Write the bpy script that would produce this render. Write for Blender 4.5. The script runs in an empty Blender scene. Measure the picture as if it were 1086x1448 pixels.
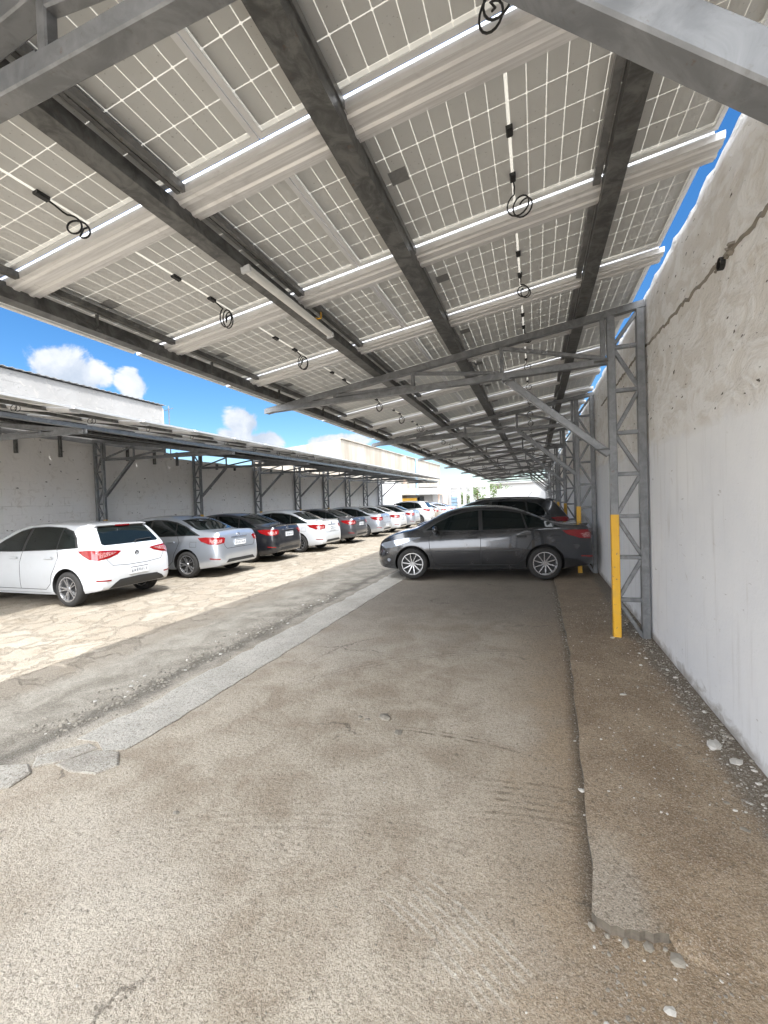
import bpy, bmesh, math, random
import numpy as np
from mathutils import Vector, Matrix
from mathutils.bvhtree import BVHTree
random.seed(7)
PI = math.pi
R = math.radians
scene = bpy.context.scene
COL = scene.collection

# ------------------------------------------------------------------ node helper
class G:
    def __init__(s, name):
        s.m = bpy.data.materials.new(name); s.m.use_nodes = True
        s.nt = s.m.node_tree; s.nt.nodes.clear()
        s.out = s.nt.nodes.new('ShaderNodeOutputMaterial')
    def put(s, sock, v):
        if hasattr(v, 'is_output'): s.nt.links.new(v, sock)
        elif v is not None:
            if hasattr(sock.default_value, '__len__') and not hasattr(v, '__len__'): v = (v, v, v, 1)[:len(sock.default_value)]
            elif hasattr(v, '__len__') and len(v) == 3 and len(sock.default_value) == 4: v = (*v, 1)
            sock.default_value = v
    def n(s, t, o=0, props=None, **kw):
        nd = s.nt.nodes.new('ShaderNode' + t)
        for k, v in (props or {}).items(): setattr(nd, k, v)
        for k, v in kw.items():
            k = k.replace('_', ' ')
            if k.isdigit() or (k[0] == 'i' and k[1:].isdigit()): s.put(nd.inputs[int(k.strip('i'))], v)
            else: s.put(nd.inputs[k], v)
        return nd.outputs[o]
    def math(s, op, a, b=None, c=None, clamp=False):
        nd = s.nt.nodes.new('ShaderNodeMath'); nd.operation = op; nd.use_clamp = clamp
        for i, v in enumerate((a, b, c)):
            if v is not None: s.put(nd.inputs[i], v)
        return nd.outputs[0]
    def mix(s, f, a, b, mode='MIX'):
        nd = s.nt.nodes.new('ShaderNodeMix'); nd.data_type = 'RGBA'; nd.blend_type = mode
        s.put(nd.inputs[0], f); s.put(nd.inputs[6], a); s.put(nd.inputs[7], b)
        return nd.outputs[2]
    def ramp(s, f, a, b):   # smooth 0..1 between a and b
        nd = s.nt.nodes.new('ShaderNodeMapRange'); nd.interpolation_type = 'SMOOTHSTEP'
        s.put(nd.inputs[0], f); nd.inputs[1].default_value = a; nd.inputs[2].default_value = b
        return nd.outputs[0]
    def pos(s): return s.n('NewGeometry')
    def obj(s): return s.n('TexCoord', 3)
    def noise(s, vec, scale, detail=4, rough=.55, o=0, dist=0):
        return s.n('TexNoise', o, Vector=vec, Scale=scale, Detail=detail, Roughness=rough, Distortion=dist)
    def vscale(s, vec, k):
        return s.n('VectorMath', 0, {'operation': 'MULTIPLY'}, i0=vec, i1=k)
    def bsdf(s, base, rough=.6, metal=0., normal=None, **kw):
        return s.n('BsdfPrincipled', 0, None, Base_Color=base, Roughness=rough, Metallic=metal, Normal=normal, **kw)
    def bump(s, h, st=.3, dist=.01):
        return s.n('Bump', 0, None, Height=h, Strength=st, Distance=dist)
    def done(s, sh): s.nt.links.new(sh, s.out.inputs[0]); return s.m

def simple(name, col, rough=.5, metal=0., var=.12, scale=5., bump=0., bscale=80., **kw):
    g = G(name); p = g.obj()
    nz = g.noise(p, scale, 5)
    c = g.mix(nz, tuple(x * (1 - var) for x in col), tuple(min(1, x * (1 + var)) for x in col))
    r = g.math('ADD', g.math('MULTIPLY', g.math('SUBTRACT', nz, .5), .25), rough, clamp=True)
    nrm = g.bump(g.noise(p, bscale, 3), bump, .003) if bump else None
    return g.done(g.bsdf(c, r, metal, nrm, **kw))

def paint(name, col, metal=0., rough=.35, flake=.0):
    g = G(name); p = g.obj()
    d = g.noise(p, 3.5, 6, .6)
    dust = g.ramp(d, .45, .8)
    c = g.mix(g.math('MULTIPLY', dust, .12), col, (.30, .27, .23))
    return g.done(g.bsdf(c, g.math('ADD', g.math('MULTIPLY', dust, .15), rough), metal, None, Coat_Weight=1., Coat_Roughness=g.math('ADD', g.math('MULTIPLY', dust, .12), .03)))

M = {}
# galvanised / painted steel of the frames, with drip stains
def steel(name, a, b, rough=.45, metal=.6):
    g = G(name); p = g.n('NewGeometry', 0)
    n1 = g.noise(p, 7, 6, .65, dist=1.2); n2 = g.noise(p, 45, 4)
    c = g.mix(g.ramp(n1, .35, .68), a, b)
    c = g.mix(g.math('MULTIPLY', g.ramp(n2, .6, .75), .35), c, (.10, .085, .07))
    c = g.mix(g.math('MULTIPLY', g.ramp(g.noise(p, 16, 6, .7), .62, .70), .55), c, (.13, .075, .045))
    r = g.math('ADD', g.math('MULTIPLY', n1, .3), rough - .15)
    return g.done(g.bsdf(c, r, metal, g.bump(n2, .15, .002)))
M['frame_steel'] = steel('grey_painted_steel', (.155, .16, .165), (.225, .23, .235), .36, .3)
M['beam_steel'] = steel('dull_galvanised_beam', (.075, .075, .072), (.175, .175, .168), .46, .35)
M['rail_steel'] = steel('weathered_rail', (.15, .15, .148), (.23, .23, .225), .45, .3)
g = G('chipped_yellow_paint'); p = g.n('NewGeometry', 0)
n1 = g.noise(p, 26, 5, .7); n2 = g.noise(p, 5, 5)
c = g.mix(n2, (.62, .33, .012), (.78, .45, .03)); c = g.mix(g.ramp(n1, .62, .66), c, (.13, .12, .11)); c = g.mix(g.math('MULTIPLY', g.ramp(n2, .5, .7), .3), c, (.30, .22, .12))
M['yellow'] = g.done(g.bsdf(c, .5, 0, g.bump(n1, .1, .002)))
M['alu'] = simple('anodised_aluminium', (.74, .74, .74), .40, .35, .06, 6)
M['black_plastic'] = simple('black_plastic', (.018, .018, .018), .45, 0, .2)
M['cable'] = simple('black_cable_rubber', (.012, .012, .012), .55, 0, .1)
M['sticker'] = simple('grey_sticker', (.26, .26, .255), .5, .2, .3, 40)

g = G('pressed_metal_tray'); p = g.obj()
st = g.noise(g.vscale(p, (1.2, 26, 1)), 2.2, 6, .6)
bl = g.noise(p, 5, 5, .6, dist=.6)
c = g.mix(g.ramp(st, .3, .72), (.62, .61, .60), (.78, .775, .77))
c = g.mix(g.math('MULTIPLY', g.ramp(bl, .52, .75), .4), c, (.34, .325, .31))
M['tray'] = g.done(g.bsdf(c, .42, .25, g.bump(st, .15, .002)))

# the underside of a bifacial panel: grey half cells and pale gaps that let daylight through
NCX, NCY, CX, CY = 24, 6, .0988, .202
g = G('bifacial_panel_laminate'); p = g.obj()
sx = g.nt.nodes.new('ShaderNodeSeparateXYZ'); g.put(sx.inputs[0], p)
def gline(v, pitch, half):
    f = g.math('ABSOLUTE', g.math('SUBTRACT', g.math('FRACT', g.math('ADD', g.math('DIVIDE', v, pitch), .5)), .5))
    return g.math('MULTIPLY', f, pitch)
dx = gline(sx.outputs[0], CX, 0); dy = gline(sx.outputs[1], CY, 0)
lx = g.math('LESS_THAN', dx, .0021); ly = g.math('LESS_THAN', dy, .0025)
ctr = g.math('LESS_THAN', g.math('ABSOLUTE', sx.outputs[0]), .009)
dia = g.math('LESS_THAN', g.math('ADD', dx, dy), .0095)
line = g.math('MAXIMUM', g.math('MAXIMUM', lx, ly), g.math('MAXIMUM', ctr, dia))
inside = g.math('MULTIPLY', g.math('LESS_THAN', g.math('ABSOLUTE', sx.outputs[0]), NCX / 2 * CX + .003), g.math('LESS_THAN', g.math('ABSOLUTE', sx.outputs[1]), NCY / 2 * CY + .003))
line = g.math('MAXIMUM', line, g.math('MULTIPLY', g.math('SUBTRACT', 1, inside), .55))
fin = gline(sx.outputs[1], .0202, 0)
finl = g.math('LESS_THAN', fin, .0011)
nz = g.noise(p, 3, 5); nz2 = g.noise(p, 60, 2)
cell = g.mix(nz, (.51, .515, .50), (.57, .575, .56))
cell = g.mix(g.math('MULTIPLY', finl, .25), cell, (.56, .55, .52))
cell = g.mix(g.math('MULTIPLY', g.ramp(nz2, .66, .74), .5), cell, (.16, .15, .14))
back = g.bsdf(cell, .45, 0.)
lb = g.n('BsdfDiffuse', 0, None, Color=(.86, .83, .74))
lt = g.n('BsdfTranslucent', 0, None, Color=(.80, .76, .66))
ls = g.n('MixShader', 0, None, i0=.16, i1=lb, i2=lt)
under = g.n('MixShader', 0, None, i0=line, i1=back, i2=ls)
topc = g.bsdf((.012, .018, .04), .08, 0.)
tops = g.n('MixShader', 0, None, i0=line, i1=topc, i2=ls)
M['laminate'] = g.done(g.n('MixShader', 0, None, i0=g.n('NewGeometry', 6), i1=tops, i2=under))

# ground and slabs
def ground_mat(name, zone):
    g = G(name); p = g.n('NewGeometry', 0)
    s = g.nt.nodes.new('ShaderNodeSeparateXYZ'); g.put(s.inputs[0], p); x = s.outputs[0]; y = s.outputs[1]
    big = g.noise(p, .55, 5, .6); mid = g.noise(p, 2.6, 6, .62, dist=.4); fine = g.noise(p, 42, 6, .7); grit = g.noise(p, 150, 3, .6)
    vor = g.n('TexVoronoi', 0, {'feature': 'F1'}, Vector=p, Scale=150.); vorc = g.n('TexVoronoi', 1, {'feature': 'F1'}, Vector=p, Scale=150.)
    worn = g.mix(g.ramp(mid, .34, .66), (.375, .31, .232), (.535, .47, .375))
    worn = g.mix(g.math('MULTIPLY', g.ramp(big, .48, .62), .55), worn, (.61, .55, .46))
    # dusty brown ground toward the wall
    wx = g.math('ADD', x, g.math('MULTIPLY', g.math('SUBTRACT', mid, .5), 1.3))
    brown = g.mix(g.ramp(mid, .3, .7), (.21, .145, .085), (.33, .245, .155))
    fade = g.math('MULTIPLY', g.ramp(wx, -.45, .30), .92)
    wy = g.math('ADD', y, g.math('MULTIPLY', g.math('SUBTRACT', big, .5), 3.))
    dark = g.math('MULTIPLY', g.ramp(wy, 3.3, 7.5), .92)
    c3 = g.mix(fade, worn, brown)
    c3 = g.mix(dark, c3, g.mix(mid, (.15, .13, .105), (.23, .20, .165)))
    if zone == 'strip':
        c = g.mix(g.ramp(mid, .3, .7), (.43, .405, .355), (.56, .53, .47))
        c = g.mix(g.math('MULTIPLY', g.ramp(big, .5, .65), .35), c, (.34, .31, .27))
    elif zone == 'slab':
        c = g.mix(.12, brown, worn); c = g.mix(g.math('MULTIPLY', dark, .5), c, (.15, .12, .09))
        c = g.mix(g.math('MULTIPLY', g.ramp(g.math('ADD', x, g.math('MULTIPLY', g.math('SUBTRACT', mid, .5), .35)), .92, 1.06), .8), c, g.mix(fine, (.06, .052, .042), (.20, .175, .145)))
        near = g.math('MULTIPLY', g.math('MULTIPLY', g.math('SUBTRACT', 1, g.ramp(wy, 1.9, 2.7)), g.ramp(g.math('ADD', x, g.math('MULTIPLY', g.math('SUBTRACT', mid, .5), .25)), .42, .30)), .6)
        c = g.mix(near, c, (.40, .36, .30))
    elif zone == 'broken': c = g.mix(g.ramp(mid, .3, .7), (.34, .31, .265), (.50, .47, .41))
    else:
        # flagstones of the drive
        pv = g.n('VectorMath', 0, {'operation': 'ADD'}, i0=p, i1=g.vscale(g.noise(p, 1.7, 5, .65, o=1), (1.0, 1.0, 0)))
        e = g.n('TexVoronoi', 0, {'feature': 'DISTANCE_TO_EDGE'}, Vector=g.vscale(pv, (1.5, 1.1, .0)), Scale=1.7)
        cc = g.n('TexVoronoi', 1, {'feature': 'F1'}, Vector=g.vscale(pv, (1.5, 1.1, .0)), Scale=1.7)
        sep = g.nt.nodes.new('ShaderNodeSeparateColor'); g.put(sep.inputs[0], cc)
        st = g.mix(sep.outputs[0], (.235, .20, .153), (.31, .275, .22))
        st = g.mix(g.math('MULTIPLY', g.ramp(mid, .45, .7), .6), st, (.22, .175, .12))
        mort = g.ramp(g.math('ADD', e, g.math('MULTIPLY', g.math('SUBTRACT', fine, .5), .16)), .0, .07)
        mortc = g.mix(g.ramp(mid, .35, .6), (.12, .095, .065), (.27, .225, .16))
        c1 = g.mix(g.math('SUBTRACT', 1, g.math('MULTIPLY', g.math('SUBTRACT', 1, mort), g.math('MULTIPLY', g.ramp(g.noise(p, 2.3, 4, .6), .36, .64), .62))), mortc, st)
        c1 = g.mix(g.math('MULTIPLY', g.ramp(g.noise(g.vscale(p, (1, .6, 1)), 5, 6, .7), .52, .66), .55), c1, (.19, .155, .11))
        dk = g.mix(g.ramp(mid, .3, .65), (.19, .17, .135), (.38, .345, .285))
        dk = g.mix(g.math('MULTIPLY', g.ramp(fine, .55, .72), .6), dk, (.33, .31, .27))
        wz = g.math('ADD', x, g.math('MULTIPLY', g.math('SUBTRACT', g.noise(p, 1.1, 5, .65), .5), 1.4))
        c = g.mix(g.ramp(wz, -4.75, -4.25), c1, dk)
        seamx = g.math('ABSOLUTE', g.math('SUBTRACT', g.math('ADD', x, g.math('MULTIPLY', g.math('SUBTRACT', g.noise(p, 2.0, 5, .7), .5), .55)), -3.42))
        c = g.mix(g.math('MULTIPLY', g.ramp(seamx, .16, .02), .75), c, g.mix(fine, (.035, .032, .027), (.15, .135, .11)))
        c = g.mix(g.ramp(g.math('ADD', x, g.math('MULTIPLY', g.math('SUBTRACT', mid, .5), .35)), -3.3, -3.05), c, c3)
        # soft shadow line along the slab step, painted into the ground colour
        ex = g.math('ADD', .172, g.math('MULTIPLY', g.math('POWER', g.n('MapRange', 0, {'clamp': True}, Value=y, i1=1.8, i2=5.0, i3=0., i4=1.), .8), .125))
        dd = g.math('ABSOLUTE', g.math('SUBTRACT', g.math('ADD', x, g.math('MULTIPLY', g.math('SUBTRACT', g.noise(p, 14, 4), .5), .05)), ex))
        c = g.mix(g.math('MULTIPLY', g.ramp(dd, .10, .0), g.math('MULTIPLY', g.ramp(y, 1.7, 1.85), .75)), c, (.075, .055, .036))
        # cracks, tyre scrapes and drips on the worn concrete
        pc = g.n('VectorMath', 0, {'operation': 'ADD'}, i0=p, i1=g.vscale(g.noise(p, 2.5, 5, .7, o=1), (.5, .5, 0)))
        ck = g.n('TexVoronoi', 0, {'feature': 'DISTANCE_TO_EDGE'}, Vector=g.vscale(pc, (1, 1, 0)), Scale=.8)
        ckm = g.math('MULTIPLY', g.ramp(ck, .013, .003), g.math('MULTIPLY', g.ramp(g.noise(p, .8, 3), .55, .62), g.ramp(x, -3.1, -2.9)))
        c = g.mix(g.math('MULTIPLY', ckm, .6), c, (.06, .05, .038))
        def scrape(cx, cy, ang, L, W, pitch, col, amt):
            ca, sa = math.cos(R(ang)), math.sin(R(ang))
            u = g.math('ADD', g.math('MULTIPLY', g.math('SUBTRACT', x, cx), ca), g.math('MULTIPLY', g.math('SUBTRACT', y, cy), sa))
            v = g.math('SUBTRACT', g.math('MULTIPLY', g.math('SUBTRACT', y, cy), ca), g.math('MULTIPLY', g.math('SUBTRACT', x, cx), sa))
            v = g.math('ADD', v, g.math('MULTIPLY', g.math('MULTIPLY', u, u), .18))
            m = g.math('MULTIPLY', g.ramp(g.math('ABSOLUTE', u), L, L * .5), g.ramp(g.math('ABSOLUTE', v), W, W * .7))
            st = g.ramp(g.math('SINE', g.math('ADD', g.math('DIVIDE', v, pitch / 6.283), g.math('MULTIPLY', mid, 5))), -.1, .7)
            return g.mix(g.math('MULTIPLY', g.math('MULTIPLY', m, st), g.math('MULTIPLY', g.ramp(g.noise(p, 12, 4), .35, .6), amt)), c, col)
        c = scrape(-.35, 1.62, -32, .38, .16, .035, (.62, .58, .50), .6)
        c = scrape(-.02, 2.45, 3, .40, .20, .055, (.15, .115, .075), .65)
        c = scrape(-.55, 2.98, -5, .60, .05, .05, (.14, .11, .075), .75)
        c = scrape(-1.1, 2.0, 12, 1.3, .10, .05, (.20, .165, .12), .35)
        c = scrape(-1.3, 4.4, 35, 1.6, .11, .06, (.16, .135, .105), .40)
        oil = g.ramp(g.noise(p, 3.1, 4, .6), .70, .74)
        c = g.mix(g.math('MULTIPLY', oil, g.math('MULTIPLY', g.ramp(x, -3., -2.8), .5)), c, (.10, .085, .065))
    sepv = g.nt.nodes.new('ShaderNodeSeparateColor'); g.put(sepv.inputs[0], vorc); rv = sepv.outputs[0]
    c = g.mix(g.math('MULTIPLY', g.ramp(rv, .60, 1.0), .30), c, g.mix(.5, c, (.72, .66, .56)))
    c = g.mix(g.math('MULTIPLY', g.ramp(rv, .38, .0), .42), c, (.115, .09, .06))
    spec = g.math('MULTIPLY', g.math('LESS_THAN', vor, .16), g.ramp(g.noise(p, 9, 3), .5, .6))
    c = g.mix(g.math('MULTIPLY', spec, .55), c, (.60, .57, .50))
    pit = g.noise(p, 26, 5, .75, dist=.6)
    c = g.mix(g.math('MULTIPLY', g.ramp(fine, .46, .32), .7), c, (.12, .10, .075))
    c = g.mix(g.math('MULTIPLY', g.ramp(pit, .56, .70), .35), c, g.mix(.45, c, (.78, .71, .60)))
    c = g.mix(g.math('MULTIPLY', g.ramp(pit, .40, .30), .6), c, (.10, .085, .065))
    c = g.mix(g.math('MULTIPLY', g.ramp(grit, .54, .68), .6), c, g.mix(.5, c, (.78, .72, .62)))
    c = g.mix(g.math('MULTIPLY', g.ramp(grit, .46, .34), .55), c, (.13, .11, .085))
    h = g.math('ADD', g.math('ADD', g.math('MULTIPLY', fine, .6), g.math('MULTIPLY', pit, .7)), g.math('ADD', g.math('MULTIPLY', grit, .35), g.math('MULTIPLY', mid, 1.2)))
    if zone == 'ground':
        h = g.math('ADD', h, g.math('MULTIPLY', g.math('MULTIPLY', mort, g.ramp(x, -4.3, -4.8)), 1.0))
    return g.done(g.bsdf(c, .93, 0, g.bump(h, .9, .014), Specular_IOR_Level=.25))
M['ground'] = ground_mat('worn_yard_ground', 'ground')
M['strip'] = ground_mat('pale_concrete_strip', 'strip')
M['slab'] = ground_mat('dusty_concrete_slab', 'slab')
M['broken'] = ground_mat('broken_concrete', 'broken')
M['soil'] = simple('shaded_slab_side', (.13, .11, .085), .95, 0, .75, 32, 1., 45)  # dark colour that puts shade on the raised slab's side faces
M['stone'] = simple('grey_stone', (.25, .225, .185), .9, 0, .35, 12, .4, 60)
M['chip'] = simple('white_paint_chip', (.52, .495, .45), .8, 0, .2, 12, .2, 60)

# right wall: smooth white below, rough old render with holes above
g = G('old_white_rendered_wall'); p = g.n('NewGeometry', 0)
s = g.nt.nodes.new('ShaderNodeSeparateXYZ'); g.put(s.inputs[0], p); z = s.outputs[2]; y = s.outputs[1]
ps = g.vscale(p, (1, .5, 1)); n1 = g.noise(p, 1.1, 6, .6); n2 = g.noise(ps, 9, 6, .62, dist=1.0); n3 = g.noise(p, 30, 4, .6); n4 = g.noise(ps, 4.5, 6, .62, dist=1.2)
zz = g.math('ADD', z, g.math('MULTIPLY', g.math('SUBTRACT', n1, .5), .35))
up = g.ramp(zz, 2.10, 2.24)
low = g.mix(g.ramp(n1, .3, .7), (.77, .78, .80), (.84, .845, .85))
low = g.mix(g.math('MULTIPLY', g.ramp(g.noise(g.vscale(p, (1, 3, .25)), 3.2, 6, .65), .52, .72), .35), low, (.58, .57, .56))
low = g.mix(g.math('MULTIPLY', g.ramp(n2, .63, .72), .5), low, (.58, .56, .53))
hi = g.mix(g.ramp(n4, .42, .56), (.75, .725, .685), (.85, .84, .82))
hi = g.mix(g.math('MULTIPLY', g.ramp(n2, .56, .72), .35), hi, (.55, .49, .41))
hole = g.math('MULTIPLY', g.ramp(g.noise(g.vscale(p, (1, .8, 2.2)), 12, 3, .5), .69, .715), 1)
hi = g.mix(hole, hi, (.10, .085, .065))
drip = g.math('MULTIPLY', g.ramp(g.noise(g.vscale(p, (1, 9, .5)), 2.0, 5, .6), .60, .72), g.ramp(g.noise(p, .9, 3), .48, .62))
low = g.mix(g.math('MULTIPLY', drip, .4), low, (.42, .38, .32))
scuf = g.ramp(g.noise(g.vscale(p, (1, .7, 3.)), 9, 4, .6, dist=.5), .69, .72)
low = g.mix(g.math('MULTIPLY', scuf, .6), low, (.36, .34, .31))
c = g.mix(up, low, hi)
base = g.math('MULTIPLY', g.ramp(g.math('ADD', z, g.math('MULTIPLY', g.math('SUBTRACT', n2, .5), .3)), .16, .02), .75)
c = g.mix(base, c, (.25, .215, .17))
h = g.math('ADD', g.math('MULTIPLY', g.math('ADD', n2, g.math('MULTIPLY', n4, 1.2)), g.math('ADD', g.math('MULTIPLY', up, .95), .06)), g.math('MULTIPLY', n3, .10))
h = g.math('SUBTRACT', h, g.math('MULTIPLY', g.math('MULTIPLY', hole, up), .6))
M['wall_right'] = g.done(g.bsdf(c, .85, 0, g.bump(h, .8, .035), Specular_IOR_Level=.3))
M['mortar'] = simple('grey_mortar', (.26, .235, .20), .9, 0, .4, 9, .8, 25)

# left wall: painted brick
def brickwall(name, a, b, rowh, bw, bst, dirt=(.45, .39, .33)):
    g = G(name); p = g.n('NewGeometry', 0)
    s = g.nt.nodes.new('ShaderNodeSeparateXYZ'); g.put(s.inputs[0], p)
    cb = g.nt.nodes.new('ShaderNodeCombineXYZ'); g.put(cb.inputs[0], s.outputs[1]); g.put(cb.inputs[1], s.outputs[2])
    wob = g.vscale(g.noise(cb.outputs[0], 2.2, 4, .6, o=1), (.06, .06, 0))
    v = g.n('VectorMath', 0, {'operation': 'ADD'}, i0=cb.outputs[0], i1=wob)
    br = g.n('TexBrick', 1, None, Vector=v, Color1=(1, 1, 1), Color2=(.8, .8, .8), Mortar=(0, 0, 0), Scale=1., Mortar_Size=.008, Brick_Width=bw, Row_Height=rowh)
    n1 = g.noise(p, 1.0, 6, .6); n2 = g.noise(p, 6, 6, .6, dist=.8)
    vis = g.math('MULTIPLY', g.ramp(g.noise(p, .9, 4), .44, .60), g.ramp(g.noise(p, 3.5, 4), .40, .62))
    c = g.mix(g.ramp(n1, .3, .7), a, b)
    c = g.mix(g.math('MULTIPLY', g.math('MULTIPLY', br, vis), .30), c, (.25, .235, .21))
    zz = g.math('ADD', s.outputs[2], g.math('MULTIPLY', g.math('SUBTRACT', n1, .5), .9))
    c = g.mix(g.math('MULTIPLY', g.ramp(zz, 1.7, 2.7), .5), c, dirt)
    c = g.mix(g.math('MULTIPLY', g.ramp(n2, .55, .7), .35), c, (.46, .42, .37))
    c = g.mix(g.ramp(g.noise(g.vscale(p, (1, 1, 1.5)), 7, 2, .5), .72, .74), c, (.12, .11, .10))
    h = g.math('ADD', g.math('MULTIPLY', n2, .7), g.math('MULTIPLY', g.math('MULTIPLY', br, vis), -.7))
    return g.done(g.bsdf(c, .88, 0, g.bump(h, bst, .02), Specular_IOR_Level=.3))
M['wall_left'] = brickwall('painted_brick_wall', (.80, .80, .80), (.85, .845, .835), .21, .42, .9, (.70, .645, .575))
M['upper_wall'] = brickwall('whitewashed_rough_wall', (.25, .245, .235), (.33, .325, .315), .20, .45, 1., (.29, .28, .265))
g = G('stained_beige_render'); p = g.n('NewGeometry', 0)
st = g.noise(g.vscale(p, (.5, .5, .06)), 2.2, 6, .65); n1 = g.noise(p, .25, 4)
c = g.mix(g.ramp(st, .35, .65), (.23, .20, .16), (.32, .29, .245))
c = g.mix(g.math('MULTIPLY', g.ramp(n1, .45, .65), .5), c, (.34, .32, .285))
M['beige'] = g.done(g.bsdf(c, .9))
M['white_paint'] = simple('white_wall_paint', (.33, .33, .33), .8, 0, .08, 1.5, .1, 30)
M['pink_wall'] = simple('faded_pink_wall', (.70, .52, .42), .85, 0, .15, 3)
M['dark_void'] = simple('dark_interior', (.03, .03, .03), .8)
M['roof_sheet'] = simple('fibre_cement_sheet', (.30, .295, .28), .85, 0, .2, 3)
M['blue_grey'] = simple('blue_grey_door', (.22, .32, .42), .6)
# cars
M['car_white'] = paint('white_car_paint', (.52, .535, .55), 0., .3)
M['car_silver'] = paint('silver_car_paint', (.52, .56, .62), .75, .28)
M['car_black'] = paint('black_car_paint', (.012, .013, .017), .2, .28)
M['car_charcoal'] = paint('charcoal_car_paint', (.075, .077, .085), .55, .34)
M['car_grey'] = paint('graphite_car_paint', (.042, .044, .049), .6, .2)
M['car_beige'] = paint('champagne_car_paint', (.50, .46, .38), .7, .34)
g = G('tinted_glass'); p = g.obj()
M['glass'] = g.done(g.bsdf((.006, .009, .009), .03, 0, None, Specular_IOR_Level=.32))
M['trim'] = simple('black_trim', (.02, .02, .02), .5)
M['seam'] = simple('panel_gap', (.015, .015, .015), .8)
M['tyre'] = simple('tyre_rubber', (.022, .021, .02), .85, 0, .3, 20, .2, 90)
M['alloy'] = simple('alloy_rim', (.50, .50, .51), .25, .85, .06)
M['wheel_dark'] = simple('wheel_well_dark', (.02, .02, .02), .7)
g = G('red_lamp_plastic'); M['red_lamp'] = g.done(g.bsdf((.20, .004, .006), .12, 0, None, Coat_Weight=1., Coat_Roughness=.03))
g = G('clear_lamp_plastic'); p = g.obj()
c = g.mix(g.ramp(g.noise(g.vscale(p, (30, 30, 40)), 1.5, 2), .4, .6), (.26, .03, .03), (.46, .26, .25))
M['lamp_inner'] = g.done(g.bsdf(c, .15, .2, None, Coat_Weight=1.))
g = G('headlamp_lens'); M['headlamp'] = g.done(g.bsdf((.30, .33, .38), .08, .5, None, Coat_Weight=1.))
M['chrome'] = simple('chrome_trim', (.75, .75, .76), .12, .95, .03)
M['plate'] = simple('number_plate', (.62, .63, .64), .4, 0, .05)
M['plate_mark'] = simple('plate_lettering', (.10, .11, .13), .5)
M['batten'] = simple('white_batten_lamp', (.80, .80, .77), .35, 0, .05)
M['bark'] = simple('bark', (.12, .09, .06), .9, 0, .3, 8)
g = G('leaves'); p = g.n('NewGeometry', 0)
M['leaf'] = g.done(g.bsdf(g.mix(g.noise(p, 3, 4), (.04, .08, .015), (.13, .19, .04)), .6))
g = G('dry_grass'); p = g.n('NewGeometry', 0)
M['grass'] = g.done(g.bsdf(g.mix(g.noise(p, 3, 4), (.25, .24, .04), (.45, .38, .10)), .7))

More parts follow.
